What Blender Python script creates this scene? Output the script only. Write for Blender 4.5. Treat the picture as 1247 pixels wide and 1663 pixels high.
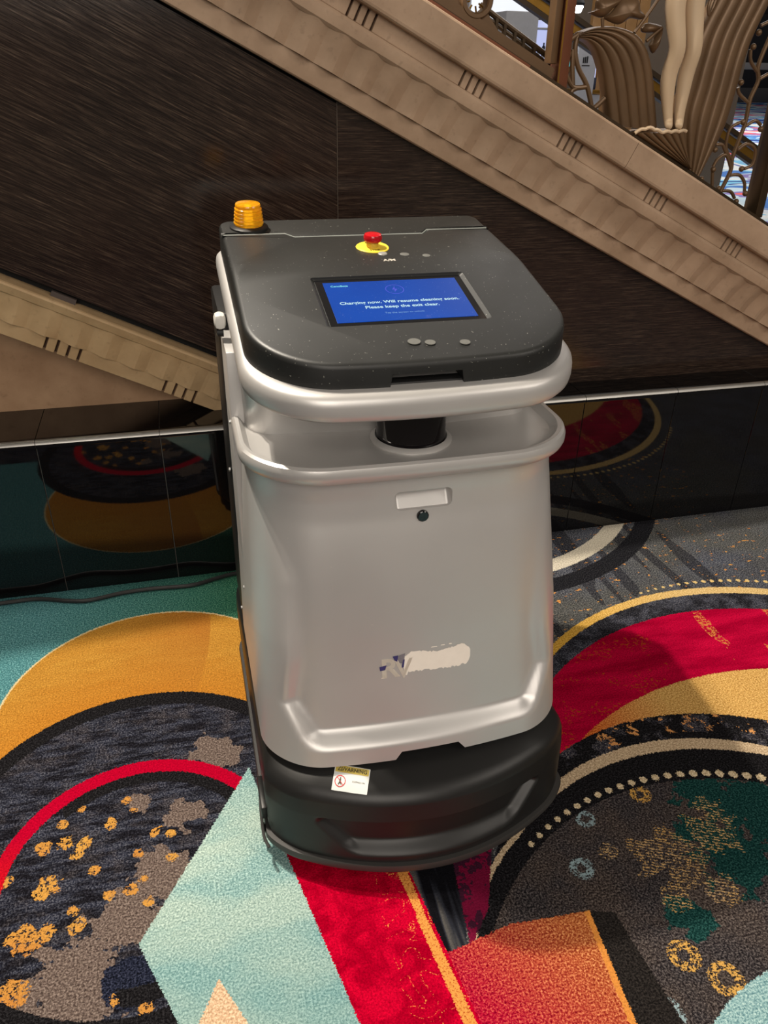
import bpy, bmesh, math, random
from mathutils import Vector, Matrix
for o in list(bpy.data.objects): bpy.data.objects.remove(o, do_unlink=True)
SC = bpy.context.scene
COL = SC.collection
RND = random.Random(7)
PI = math.pi

# ------------------------------------------------------------------ camera
def cam_basis(pitch, yaw, roll):
    p, y, r = [math.radians(v) for v in (pitch, yaw, roll)]
    f = Vector((math.sin(y)*math.cos(p), math.cos(y)*math.cos(p), -math.sin(p)))
    rt = Vector((math.cos(y), -math.sin(y), 0)); up = rt.cross(f)
    return math.cos(r)*rt + math.sin(r)*up, -math.sin(r)*rt + math.cos(r)*up, f
cd = bpy.data.cameras.new('camera'); cam = bpy.data.objects.new('camera', cd); COL.objects.link(cam)
cd.sensor_fit = 'VERTICAL'; cd.sensor_height = 36.0; cd.lens = 36.0*1285.06/1663.0
cd.clip_start = 0.02; cd.clip_end = 200
_r, _u, _f = cam_basis(29.755, 14.707, 1.174)
cam.matrix_world = Matrix(((_r.x,_u.x,-_f.x,0),(_r.y,_u.y,-_f.y,0),(_r.z,_u.z,-_f.z,1.314),(0,0,0,1)))
SC.camera = cam

# ------------------------------------------------------------------ world, lamps, exposure
W = bpy.data.worlds.new('hall_ambient'); SC.world = W; W.use_nodes = True
W.node_tree.nodes['Background'].inputs[0].default_value = (1.0, 0.86, 0.70, 1)
W.node_tree.nodes['Background'].inputs[1].default_value = 0.12
def lamp(name, kind, loc, energy, color, size=0.1, target=None, spot=None, blend=0.4, sy=None):
    l = bpy.data.lights.new(name, kind); o = bpy.data.objects.new(name, l); COL.objects.link(o)
    o.location = loc; l.energy = energy; l.color = color
    if kind == 'AREA':
        l.shape = 'RECTANGLE' if sy else 'SQUARE'; l.size = size
        if sy: l.size_y = sy
    else: l.shadow_soft_size = size
    if kind == 'SPOT': l.spot_size = math.radians(spot); l.spot_blend = blend
    if target is not None:
        o.rotation_euler = (Vector(target)-Vector(loc)).to_track_quat('-Z', 'Y').to_euler()
    return o
WARM = (1.0, 0.91, 0.81)
lamp('ceiling_spot', 'SPOT', (-0.84, 2.25, 3.9), 620, (1.0, 0.90, 0.76), 0.035, (0.5, 1.1, 0), 75)
lamp('ceiling_spot', 'SPOT', (-0.98, 2.06, 3.9), 230, (1.0, 0.90, 0.76), 0.05, (0.5, 1.1, 0), 75)
lamp('fill_panel', 'AREA', (-0.6, -3.4, 3.3), 155, WARM, 2.8, (0.3, 2.0, 0.7))  # added fill from behind the camera, brightens wall and robot front
lamp('fill_panel', 'AREA', (3.4, -1.4, 3.6), 60, WARM, 1.8, (0.9, 1.9, 0.9))  # second added fill area, lifts moulding and railing from the camera side
lamp('lid_glare_panel', 'AREA', (-0.9, 4.6, 4.9), 60, (1.0, 0.95, 0.88), 0.9, (0.6, 2.4, 1.0))  # unseen panel added to give the lid its satin glare
lamp('hall_panel', 'AREA', (5.0, 9.0, 4.6), 420, (1.0, 0.95, 0.92), 5.0, (5.0, 9.0, 0))
lamp('hall_panel', 'AREA', (12.0, 17.0, 5.0), 900, (1.0, 0.95, 0.92), 8.0, (12.0, 17.0, 0))
VS = SC.view_settings
VS.view_transform = 'Standard'; VS.look = 'None'; VS.gamma = 1.0; VS.use_curve_mapping = False
VS.exposure = 0.0

# ------------------------------------------------------------------ node helpers
class NT:
    def __init__(s, name):
        s.mat = bpy.data.materials.new(name); s.mat.use_nodes = True
        s.t = s.mat.node_tree; s.b = s.t.nodes['Principled BSDF']; s._co = None
    def put(s, sock, v):
        if hasattr(v, 'is_output') or isinstance(v, bpy.types.NodeSocket): s.t.links.new(v, sock)
        else:
            if isinstance(v, (tuple, list)) and len(v) == 3 and sock.type == 'RGBA': v = (*v, 1)
            sock.default_value = v
    def m(s, op, a, b=None, c=None, clamp=False):
        n = s.t.nodes.new('ShaderNodeMath'); n.operation = op; n.use_clamp = clamp
        for i, v in enumerate((a, b, c)):
            if v is not None: s.put(n.inputs[i], v)
        return n.outputs[0]
    def vm(s, op, a, b=None, out=0):
        n = s.t.nodes.new('ShaderNodeVectorMath'); n.operation = op
        s.put(n.inputs[0], a)
        if b is not None:
            s.put(n.inputs[3 if op == 'SCALE' else 1], b)
        return n.outputs['Value'] if op in ('DISTANCE', 'LENGTH', 'DOT_PRODUCT') else n.outputs[0]
    def co(s):
        if s._co is None: s._co = s.t.nodes.new('ShaderNodeTexCoord').outputs['Object']
        return s._co
    def mapping(s, vec, loc=(0,0,0), rot=(0,0,0), scale=(1,1,1)):
        n = s.t.nodes.new('ShaderNodeMapping'); s.put(n.inputs[0], vec)
        n.inputs[1].default_value = loc; n.inputs[2].default_value = rot; n.inputs[3].default_value = scale
        return n.outputs[0]
    def noise(s, scale, detail=2, rough=0.5, vec=None, color=False, dist=0):
        n = s.t.nodes.new('ShaderNodeTexNoise'); s.put(n.inputs['Vector'], vec if vec is not None else s.co())
        n.inputs['Scale'].default_value = scale; n.inputs['Detail'].default_value = detail
        n.inputs['Roughness'].default_value = rough; n.inputs['Distortion'].default_value = dist
        return n.outputs[1 if color else 0]
    def voro(s, scale, vec=None, feature='F1', out='Distance'):
        n = s.t.nodes.new('ShaderNodeTexVoronoi'); n.feature = feature
        s.put(n.inputs['Vector'], vec if vec is not None else s.co()); n.inputs['Scale'].default_value = scale
        return n.outputs[out]
    def ramp(s, f, stops, interp='LINEAR'):
        n = s.t.nodes.new('ShaderNodeValToRGB'); s.put(n.inputs[0], f); cr = n.color_ramp; cr.interpolation = interp
        while len(cr.elements) < len(stops): cr.elements.new(0.5)
        for e, (p, c) in zip(cr.elements, stops):
            e.position = p; e.color = (*c, 1) if len(c) == 3 else c
        return n.outputs[0]
    def mix(s, f, a, b, mode='MIX'):
        n = s.t.nodes.new('ShaderNodeMix'); n.data_type = 'RGBA'; n.blend_type = mode
        s.put(n.inputs[0], f); s.put(n.inputs[6], a); s.put(n.inputs[7], b)
        return n.outputs[2]
    def rng(s, v, a, b, c, d):
        n = s.t.nodes.new('ShaderNodeMapRange'); s.put(n.inputs[0], v)
        for i, q in enumerate((a, b, c, d)): n.inputs[i+1].default_value = q
        return n.outputs[0]
    def bump(s, h, strength=0.3, dist=0.002):
        n = s.t.nodes.new('ShaderNodeBump'); n.inputs['Strength'].default_value = strength
        n.inputs['Distance'].default_value = dist; s.put(n.inputs['Height'], h)
        s.t.links.new(n.outputs[0], s.b.inputs['Normal'])
    def fin(s, col=None, rough=None, metal=None, spec=None, **kw):
        if col is not None: s.put(s.b.inputs['Base Color'], col)
        if rough is not None: s.put(s.b.inputs['Roughness'], rough)
        if metal is not None: s.put(s.b.inputs['Metallic'], metal)
        if spec is not None: s.put(s.b.inputs['Specular IOR Level'], spec)
        for k, v in kw.items(): s.put(s.b.inputs[k], v)
        return s.mat
def srgb(r, g, b):
    f = lambda v: (v/255/12.92) if v <= 10 else ((v/255+0.055)/1.055)**2.4
    return (f(r), f(g), f(b))
def plain(name, col, rough=0.5, metal=0.0, var=0.08, scale=30, bump=0.0, bscale=300, **kw):
    n = NT(name); f = n.noise(scale, 3)
    c = n.mix(f, tuple(v*(1-var) for v in col), tuple(min(1, v*(1+var)) for v in col))
    if bump: n.bump(n.noise(bscale, 2), bump, 0.0006)
    return n.fin(c, rough, metal, **kw)
def glow(name, col, strength):
    n = NT(name); f = n.noise(3, 2)
    c = n.mix(f, tuple(v*0.8 for v in col), col)
    return n.fin((0.02,0.02,0.02), 0.4, **{'Emission Color': c, 'Emission Strength': strength})

# ------------------------------------------------------------------ mesh helpers
def finish(name, me, mat, parent=None, smooth=True, angle=35):
    if smooth:
        me.polygons.foreach_set('use_smooth', [True]*len(me.polygons)); me.set_sharp_from_angle(angle=math.radians(angle))
    if mat: me.materials.append(mat)
    o = bpy.data.objects.new(name, me); COL.objects.link(o)
    if parent: o.parent = parent
    return o
class MB:
    """collects primitives into one mesh"""
    def __init__(s): s.v = []; s.f = []
    def add(s, vs, fs):
        k = len(s.v); s.v += [tuple(p) for p in vs]; s.f += [tuple(i+k for i in f) for f in fs]; return s
    def box(s, a, b):
        (x0,y0,z0),(x1,y1,z1) = a, b
        return s.add([(x0,y0,z0),(x1,y0,z0),(x1,y1,z0),(x0,y1,z0),(x0,y0,z1),(x1,y0,z1),(x1,y1,z1),(x0,y1,z1)],
                     [(0,3,2,1),(4,5,6,7),(0,1,5,4),(1,2,6,5),(2,3,7,6),(3,0,4,7)])
    def bbox(s, a, b, r=0.004, axis=None):
        """box with chamfered edges"""
        bm = bmesh.new(); (x0,y0,z0),(x1,y1,z1) = a, b
        bmesh.ops.create_cube(bm, size=1)
        for v in bm.verts: v.co = Vector(((x0+x1)/2+v.co.x*(x1-x0), (y0+y1)/2+v.co.y*(y1-y0), (z0+z1)/2+v.co.z*(z1-z0)))
        bmesh.ops.bevel(bm, geom=bm.edges[:], offset=r, segments=2, affect='EDGES', profile=0.5)
        bm.verts.index_update(); s.add([v.co for v in bm.verts], [[v.index for v in f.verts] for f in bm.faces]); bm.free(); return s
    def loft(s, rings, cap0=True, cap1=True, closed=True):
        n = len(rings[0]); vs = [p for r in rings for p in r]; fs = []
        for i in range(len(rings)-1):
            for j in range(n if closed else n-1):
                k = (j+1) % n; fs.append((i*n+j, i*n+k, (i+1)*n+k, (i+1)*n+j))
        if cap0: fs.append(tuple(reversed(range(n))))
        if cap1: fs.append(tuple(range((len(rings)-1)*n, len(rings)*n)))
        return s.add(vs, fs)
    def lathe(s, prof, c=(0,0,0), seg=32, axis='Z'):
        rings = []
        for r, z in prof:
            ring = []
            for k in range(seg):
                a = 2*PI*k/seg; p = (r*math.cos(a), r*math.sin(a), z)
                if axis == 'Y': p = (p[0], -p[2], p[1])
                if axis == 'X': p = (p[2], p[0], p[1])
                ring.append((c[0]+p[0], c[1]+p[1], c[2]+p[2]))
            rings.append(ring)
        return s.loft(rings)
    def tube(s, pts, r, seg=10, caps=True):
        P = [Vector(p) for p in pts]; rings = []; up = None
        rr = r if isinstance(r, (list, tuple)) else [r]*len(P)
        for i, p in enumerate(P):
            d = (P[min(i+1, len(P)-1)]-P[max(i-1, 0)]).normalized()
            if up is None: up = Vector((0,0,1)) if abs(d.z) < 0.9 else Vector((1,0,0))
            a = d.cross(up).normalized(); b = a.cross(d).normalized(); up = b
            rings.append([p+(a*math.cos(2*PI*k/seg)+b*math.sin(2*PI*k/seg))*rr[i] for k in range(seg)])
        return s.loft(rings, caps, caps)
    def sphere(s, c, r, seg=14, sz=1.0):
        prof = [(r*math.sin(PI*i/8)+1e-5, -r*sz*math.cos(PI*i/8)) for i in range(9)]
        return s.lathe(prof, c, seg)
    def prism(s, poly, y0, y1):
        """polygon in (x,z), extruded from y0 to y1"""
        n = len(poly); vs = [(x,y0,z) for x,z in poly]+[(x,y1,z) for x,z in poly]
        fs = [tuple(range(n)), tuple(reversed(range(n,2*n)))]+[((i+1)%n, i, n+i, n+(i+1)%n) for i in range(n)]
        return s.add(vs, fs)
    def mesh(s, name='m'):
        me = bpy.data.meshes.new(name); me.from_pydata(s.v, [], s.f); me.validate()
        bm = bmesh.new(); bm.from_mesh(me); bmesh.ops.recalc_face_normals(bm, faces=bm.faces[:])
        big = [f for f in bm.faces if len(f.verts) > 4]
        if big: bmesh.ops.triangulate(bm, faces=big)
        bm.to_mesh(me); bm.free(); return me
    def build(s, name, mat, parent=None, smooth=True, angle=35): return finish(name, s.mesh(name), mat, parent, smooth, angle)
def catmull(pts, n=6):
    P = [Vector(p) for p in pts]; out = []
    if len(P) < 3:
        return [P[0].lerp(P[-1], i/n) for i in range(n+1)]
    for i in range(len(P)-1):
        a, b, c, d = P[max(i-1,0)], P[i], P[i+1], P[min(i+2,len(P)-1)]
        for k in range(n):
            t = k/n; out.append(0.5*((2*b)+(c-a)*t+(2*a-5*b+4*c-d)*t*t+(3*b-a-3*c+d)*t**3))
    out.append(P[-1]); return out
def cut(obj, mb):
    """subtract a shape from a part for good"""
    cu = bpy.data.objects.new('cutter', mb.mesh()); COL.objects.link(cu); cu.parent = obj.parent
    md = obj.modifiers.new('cut', 'BOOLEAN'); md.operation = 'DIFFERENCE'; md.object = cu; md.solver = 'EXACT'
    bpy.context.view_layer.update(); dg = bpy.context.evaluated_depsgraph_get()
    me = bpy.data.meshes.new_from_object(obj.evaluated_get(dg)); obj.modifiers.clear()
    obj.data = me; me.polygons.foreach_set('use_smooth', [True]*len(me.polygons)); me.set_sharp_from_angle(angle=math.radians(35))
    bpy.data.objects.remove(cu, do_unlink=True)
def text_mesh(s, size, extrude=0.0002, bold=0.0, align='CENTER', sx=1.0):
    cu = bpy.data.curves.new('t', 'FONT'); cu.body = s; cu.size = size; cu.extrude = extrude; cu.offset = bold; cu.align_x = align
    cu.resolution_u = 3
    o = bpy.data.objects.new('t', cu); COL.objects.link(o); bpy.context.view_layer.update()
    me = bpy.data.meshes.new_from_object(o.evaluated_get(bpy.context.evaluated_depsgraph_get()))
    bpy.data.objects.remove(o, do_unlink=True); me.materials.clear()
    if sx != 1.0:
        for v in me.vertices: v.co.x *= sx
    return me
def empty(name, loc=(0,0,0), rz=0):
    o = bpy.data.objects.new(name, None); COL.objects.link(o); o.location = loc; o.rotation_euler = (0,0,rz)
    o.empty_display_size = 0.05; return o
def tag(o, label=None, cat=None, group=None, kind=None):
    for k, v in (('label',label),('category',cat),('group',group),('kind',kind)):
        if v: o[k] = v
    return o
# ------------------------------------------------------------------ carpet (printed pattern of circles and blades)
def carpet_material():
    n = NT('carpet'); P0 = n.co()
    flat = n.vm('MULTIPLY', P0, (1,1,0))
    jit = n.vm('MULTIPLY', n.vm('SUBTRACT', n.noise(330, 1, color=True, vec=flat), (0.5,0.5,0.5)), (0.010,0.010,0))
    p = n.vm('ADD', flat, jit)
    sx = n.t.nodes.new('ShaderNodeSeparateXYZ'); n.put(sx.inputs[0], p); X, Y = sx.outputs[0], sx.outputs[1]
    lt = lambda a, b: n.m('LESS_THAN', a, b)
    gt = lambda a, b: n.m('GREATER_THAN', a, b)
    AND = lambda *a: a[0] if len(a) == 1 else n.m('MULTIPLY', a[0], AND(*a[1:]))
    OR = lambda *a: a[0] if len(a) == 1 else n.m('MAXIMUM', a[0], OR(*a[1:]))
    D = lambda cx, cy: n.vm('DISTANCE', p, (cx, cy, 0))
    disc = lambda cx, cy, r: lt(D(cx, cy), r)
    def poly(vs):
        out = None
        for i, (x0, y0) in enumerate(vs):
            x1, y1 = vs[(i+1) % len(vs)]
            nx, ny = (y1-y0), -(x1-x0)          # outward for ccw
            d = n.m('ADD', n.m('MULTIPLY', X, nx), n.m('MULTIPLY', Y, ny))
            t = lt(d, nx*x0+ny*y0); out = t if out is None else AND(out, t)
        return out
    fine = n.noise(270, 3, 0.75, vec=flat); mid = n.noise(110, 3, 0.7, vec=flat); big = n.noise(9, 3, 0.55, vec=flat)
    patch = n.noise(26, 3, 0.65, vec=flat); patch2 = n.noise(14, 4, 0.7, vec=n.mapping(flat, (3.1,1.7,0)))
    def blob(cx, cy, r, amp=1.3):
        return lt(n.m('ADD', n.m('DIVIDE', D(cx, cy), r), n.m('MULTIPLY', n.m('SUBTRACT', patch, 0.5), amp*2)), 1.0)
    S = srgb
    def speck(c0, c1, c2, f=None, a=0.38, b=0.5, c=0.62): return n.ramp(f if f is not None else fine, [(a, c0), (b, c1), (c, c2)])
    def two(f, a, b, lo=0.4, hi=0.6): return n.ramp(f, [(lo, a), (hi, b)])
    # grounds
    grey = n.mix(n.rng(big, 0.4, 0.62, 0, 1), speck(S(30,32,40), S(66,68,76), S(120,120,122)), speck(S(34,38,56), S(74,78,92), S(130,132,134)))
    brownish = n.rng(n.noise(3.0, 2, vec=flat), 0.45, 0.6, 0, 0.5)
    grey = n.mix(brownish, grey, speck(S(52,52,46), S(84,84,76), S(120,118,108)))
    stripe = n.noise(16, 1, vec=n.mapping(flat, rot=(0,0,math.radians(38)), scale=(1,0.12,1)))
    grey = n.mix(n.m('MULTIPLY', AND(gt(stripe, 0.56), lt(X, 1.45)), 0.75), grey, speck(S(22,22,26), S(38,38,44), S(72,72,78)))
    spots = n.noise(44, 3, 0.66, vec=n.mapping(flat, (0.4,0.2,0), scale=(0.75,1.25,1)))
    spotc = two(mid, S(196,118,62), S(222,172,92))
    grey = n.mix(AND(gt(spots, 0.638), lt(X, n.m('ADD', 1.36, n.m('MULTIPLY', big, 0.7))), gt(fine, 0.42)), grey, spotc)
    teal = n.mix(n.rng(X, -0.45, 0.05, 0, 1), speck(S(52,98,104), S(72,128,134), S(120,168,170)), speck(S(30,76,62), S(46,104,84), S(96,142,112)))
    col = n.mix(AND(lt(X, 0.28), gt(Y, 1.05)), grey, teal)
    # pale arc and dark arc by the wall
    col = n.mix(AND(disc(0.85,2.40,0.645), gt(D(0.85,2.40), 0.59)), col, speck(S(188,178,158), S(206,198,180), S(222,214,198)))
    col = n.mix(AND(disc(0.85,2.40,0.735), gt(D(0.85,2.40), 0.675)), col, speck(S(20,20,24), S(30,30,34), S(56,56,60)))
    # --- left wheel
    gold = n.mix(n.noise(22, 3, 0.6, vec=n.mapping(flat, rot=(0,0,-0.5), scale=(0.5,2.2,1))), S(178,118,42), S(212,164,74))
    gold = n.mix(n.rng(D(-0.183,1.109), 0.39, 0.55, 0.8, 0), gold, S(198,128,44))
    gold = n.mix(n.m('MULTIPLY', n.rng(fine, 0.35, 0.62, 0.6, 0), 1.0), gold, S(128,80,22))
    darkgold = n.mix(fine, S(150,92,36), S(178,116,48))
    gold = n.mix(n.m('MULTIPLY', disc(-1.064,1.8,1.05), n.m('MULTIPLY', n.rng(n.m('ADD', X, n.m('MULTIPLY', big, 0.12)), -0.24, 0.02, 0, 0.8), n.rng(Y, 1.46, 1.72, 0.25, 1))), gold, darkgold)
    col = n.mix(disc(-0.16,1.469,0.352), col, S(216,196,150))
    col = n.mix(disc(-0.16,1.469,0.3475), col, gold)
    streak = n.noise(60, 3, 0.6, vec=n.mapping(flat, rot=(0,0,math.radians(24)), scale=(0.22,1,1)))
    dark = n.mix(n.rng(streak, 0.42, 0.6, 0, 1), speck(S(17,16,20), S(24,23,28), S(44,44,52)), speck(S(26,27,36), S(48,51,66), S(96,98,108)))
    dark = n.mix(n.rng(patch2, 0.5, 0.66, 0, 0.75), dark, speck(S(30,28,32), S(58,54,58), S(104,100,104)))
    taupe = speck(S(70,58,54), S(104,90,84), S(138,124,116))
    dark = n.mix(OR(blob(-0.285,0.83,0.085), blob(-0.2,0.925,0.055), blob(-0.145,1.01,0.055), blob(-0.03,1.28,0.05), blob(-0.1,1.135,0.035), blob(-0.19,1.18,0.022), blob(-0.33,0.76,0.07)), dark, taupe)
    dark = n.mix(blob(-0.2,0.815,0.045, 0.5), dark, speck(S(14,15,20), S(30,34,50), S(60,64,84)))
    ysp = [(-0.245,1.138,.019),(-0.326,1.116,.020),(-0.288,1.105,.014),(-0.364,1.112,.02),(-0.268,1.038,.014),(-0.349,1.022,.026),(-0.24,0.98,.012),(-0.375,0.93,.032),(-0.385,0.84,.03),(-0.175,0.765,.015),(-0.127,1.038,.012),(-0.34,0.935,.026),(-0.16,1.1,.015),(-0.2,1.165,.010),(-0.215,1.19,.012),(-0.19,1.06,.011),(-0.3,0.965,.012),(-0.29,0.93,.016),(-0.2,0.985,.014),(-0.18,1.0,.010),(-0.13,1.09,.012),(-0.3,1.08,.016),(-0.42,1.05,.014),(-0.335,1.16,.012),(-0.22,0.79,.012),(-0.3,1.19,.01),(-0.17,0.95,.013)]
    ym = OR(*[blob(a, b, r*0.78, 1.5) for a, b, r in ysp])
    dark = n.mix(AND(ym, gt(n.m('ADD', n.m('MULTIPLY', mid, 0.6), n.m('MULTIPLY', fine, 0.4)), 0.47)), dark, n.mix(n.noise(12, 2, vec=flat), S(180,108,54), S(212,166,78)))
    black = speck(S(17,16,18), S(26,25,27), S(46,45,48))
    leftarea = OR(disc(-0.183,1.109,0.392), AND(lt(Y, 1.1), lt(X, 0.32)))
    col = n.mix(leftarea, col, dark)
    col = n.mix(AND(disc(-0.183,1.109,0.392), gt(D(-0.183,1.109), 0.352)), col, black)
    red = n.mix(n.rng(Y, 1.0, 1.15, 0, 1), S(206,24,26), S(186,6,44))
    red = n.mix(n.rng(fine, 0.35, 0.65, 0.35, 0), red, S(120,0,24))
    col = n.mix(AND(disc(-0.185,1.016,0.2435), gt(D(-0.185,1.016), 0.213), gt(n.m('ADD', X, n.m('MULTIPLY', Y, 0.3)), 0.02)), col, black)
    col = n.mix(AND(disc(-0.185,1.019,0.2705), gt(D(-0.185,1.013), 0.2435), gt(Y, 0.99)), col, red)
    # --- right wheel
    yel = n.mix(n.rng(X, 0.9, 1.35, 0, 1), speck(S(186,136,44), S(212,164,64), S(228,188,100)), speck(S(196,158,92), S(218,186,124), S(232,206,156)))
    col = n.mix(disc(1.285,0.862,0.7405), col, yel)
    navyb = n.mix(n.rng(patch2, 0.45, 0.6, 0, 1), speck(S(22,22,26), S(34,34,40), S(62,62,68)), speck(S(34,36,48), S(66,68,80), S(112,112,120)))
    col = n.mix(disc(1.28,0.845,0.728), col, navyb)
    crim = n.mix(n.rng(n.noise(11, 3, vec=n.mapping(flat, rot=(0,0,0.35), scale=(0.5,2,1))), 0.36, 0.64, 0, 1), S(160,4,44), S(202,14,62))
    crim = n.mix(n.rng(fine, 0.36, 0.62, 0.45, 0), crim, S(112,0,34))
    fleck = AND(gt(mid, 0.52), gt(n.noise(7, 3, vec=n.mapping(flat, (0.0,0.3,0), scale=(2.2,0.45,1))), 0.56), gt(X, 1.2))
    crim = n.mix(fleck, crim, S(206,128,66))
    crim = n.mix(AND(gt(mid, 0.56), lt(X, 1.1), gt(patch2, 0.55)), crim, S(172,60,30))
    col = n.mix(disc(1.256,0.769,0.734), col, crim)
    cres = n.mix(n.rng(X, 0.8, 1.02, 0, 1), speck(S(166,62,22), S(200,96,40), S(214,132,62)), speck(S(180,130,66), S(208,162,90), S(228,192,124)))
    col = n.mix(disc(1.192,0.478,0.782), col, cres)
    col = n.mix(disc(0.941,0.606,0.555), col, n.mix(n.rng(patch2, 0.52, 0.6, 0, 1), black, speck(S(24,25,34), S(48,48,60), S(116,112,112))))
    col = n.mix(AND(disc(0.941,0.606,0.555), gt(D(0.941,0.606), 0.50), gt(patch, 0.57), gt(mid, 0.5), gt(X, 0.8)), col, S(214,152,92))
    tan = speck(S(168,142,112), S(196,172,140), S(214,194,164))
    col = n.mix(OR(disc(0.896,0.571,0.5215), disc(0.73,0.604,0.39)), col, tan)
    col = n.mix(OR(disc(0.888,0.52,0.5413), disc(0.733,0.60,0.384)), col, black)
    char = n.mix(n.rng(big, 0.4, 0.6, 0, 1), speck(S(26,24,28), S(52,48,50), S(98,92,92)), speck(S(34,28,28), S(66,58,56), S(108,98,92)))
    dtealm = OR(blob(0.95,0.93,0.06,1.5), blob(0.92,0.80,0.075,1.6), blob(0.76,0.705,0.04,1.5), blob(1.05,0.88,0.09,1.6), blob(0.87,0.86,0.035))
    char = n.mix(dtealm, char, speck(S(12,36,36), S(22,56,54), S(48,88,84)))
    rows = n.m('SINE', n.m('MULTIPLY', n.m('ADD', Y, n.m('MULTIPLY', X, 0.45)), 900))
    ygl = AND(OR(blob(0.76,0.83,0.04), blob(0.83,0.815,0.045), blob(0.90,0.85,0.05,1.6), blob(0.76,0.742,0.03), blob(0.85,0.735,0.03), blob(0.93,0.90,0.03), blob(0.69,0.86,0.02), blob(0.80,0.775,0.03), blob(0.81,0.865,0.022)), gt(n.m('ADD', rows, n.m('MULTIPLY', n.m('SUBTRACT', mid, 0.5), 6)), 0.75))
    char = n.mix(ygl, char, n.mix(n.noise(14, 2, vec=flat), S(206,158,70), S(206,178,138)))
    def ringblob(cx, cy, r): return AND(disc(cx, cy, r), gt(n.m('ADD', D(cx, cy), n.m('MULTIPLY', n.m('SUBTRACT', patch, 0.5), 0.02)), r*0.4), gt(n.m('ADD', n.m('MULTIPLY', mid, 0.5), n.m('MULTIPLY', fine, 0.5)), 0.5))
    char = n.mix(OR(ringblob(0.618,0.834,0.024), ringblob(0.675,0.935,0.02), ringblob(0.63,0.56,0.03)), char, S(142,164,170))
    char = n.mix(OR(ringblob(0.758,0.588,0.03), ringblob(0.816,0.965,0.022), ringblob(0.712,0.64,0.028)), char, S(206,160,84))
    col = n.mix(disc(0.855,0.435,0.548), col, char)
    col = n.mix(disc(0.90,0.2,0.389), col, speck(S(96,140,150), S(140,180,184), S(180,206,204)))
    def dots(cx, cy, R, sp, r0, r1, xa, xb, yc):
        dx = n.m('SUBTRACT', X, cx); dy = n.m('SUBTRACT', Y, cy)
        a = n.m('MULTIPLY', n.m('ARCTAN2', dy, dx), R/sp)
        al = n.m('MULTIPLY', n.m('SUBTRACT', n.m('FRACT', a), 0.5), sp)
        rd = n.m('SUBTRACT', D(cx, cy), R)
        dd = n.m('SQRT', n.m('ADD', n.m('MULTIPLY', al, al), n.m('MULTIPLY', rd, rd)))
        return AND(lt(dd, n.rng(X, xa, xb, r0, r1)), gt(Y, yc), gt(X, xa-0.02))
    col = n.mix(dots(0.855,0.435,0.563,0.0285,0.0060,0.0098,0.56,1.1,0.7), col, speck(S(186,160,120), S(212,192,156), S(226,212,184)))
    col = n.mix(dots(1.333,0.918,0.7092,0.0265,0.004,0.0066,1.2,1.4,1.3), col, S(222,192,130))
    # --- blades in front of the robot
    strip = AND(lt(X, 0.42), lt(Y, 1.05), gt(X, 0.1))
    gs = n.noise(40, 2, vec=n.mapping(flat, rot=(0,0,-0.12), scale=(1,0.06,1)))
    col = n.mix(AND(strip, lt(n.m('ADD', X, n.m('MULTIPLY', Y, -0.30)), 0.135)), col, n.ramp(gs, [(0.42, S(20,20,24)), (0.5, S(44,46,54)), (0.6, S(88,86,84))]))
    col = n.mix(poly([(0.362,0.735),(0.418,0.80),(0.47,0.92),(0.43,0.95),(0.385,0.90)]), col, n.mix(gt(patch2, 0.52), S(112,20,52), S(60,26,44)))
    col = n.mix(poly([(0.55,0.40),(0.66,0.40),(0.635,0.74),(0.588,0.753)]), col, speck(S(22,20,20), S(36,33,32), S(52,48,46)))
    qmix = n.rng(n.m('ADD', n.m('ADD', n.m('MULTIPLY', X, 1.0), n.m('MULTIPLY', Y, 0.55)), n.m('MULTIPLY', fine, 0.55)), 0.98, 1.26, 0, 1)
    quad = n.mix(qmix, speck(S(132,4,34), S(180,16,54), S(196,40,66)), speck(S(140,68,30), S(174,98,50), S(214,150,98)))
    col = n.mix(poly([(0.30,0.30),(0.545,0.35),(0.588,0.753),(0.446,0.762),(0.315,0.738)]), col, quad)
    col = n.mix(poly([(0.555,0.45),(0.568,0.45),(0.592,0.7535),(0.582,0.7535)]), col, S(214,140,66))
    rs = n.mix(n.rng(n.noise(18, 4, 0.6, vec=flat, dist=1.2), 0.4, 0.6, 0, 1), S(164,0,34), S(206,6,48))
    rs = n.mix(n.rng(fine, 0.36, 0.6, 0.4, 0), rs, S(128,0,26))
    scr = n.m('ABSOLUTE', n.m('SUBTRACT', n.noise(24, 1, vec=flat, dist=0.8), 0.5))
    rs = n.mix(AND(lt(scr, 0.016), gt(X, n.m('ADD', 0.20, n.m('MULTIPLY', big, 0.06))), gt(fine, 0.565)), rs, S(226,150,70))
    col = n.mix(poly([(0.045,1.02),(0.16,0.40),(0.365,0.40),(0.285,1.02)]), col, rs)
    col = n.mix(OR(poly([(0.286,0.815),(0.304,0.815),(0.296,0.909),(0.28,1.02),(0.262,1.02),(0.277,0.909)]), poly([(0.311,0.619),(0.331,0.619),(0.304,0.815),(0.287,0.815)]), poly([(0.345,0.40),(0.37,0.40),(0.331,0.619),(0.311,0.619)])), col, n.mix(gt(fine, 0.42), S(190,90,40), S(226,152,76)))
    kite = n.mix(n.rng(n.noise(6, 3, vec=n.mapping(flat, rot=(0,0,0.5), scale=(0.8,1.6,1))), 0.42, 0.62, 0, 1), speck(S(142,168,160), S(172,196,186), S(198,216,206)), speck(S(104,144,144), S(138,176,174), S(176,204,200)))
    kite = n.mix(n.rng(Y, 0.72, 0.98, 0.45, 0), kite, S(96,142,146))
    col = n.mix(poly([(0.035,1.222),(-0.186,0.876),(-0.124,0.729),(0.015,0.40),(0.203,0.40),(0.152,0.662)]), col, kite)
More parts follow.
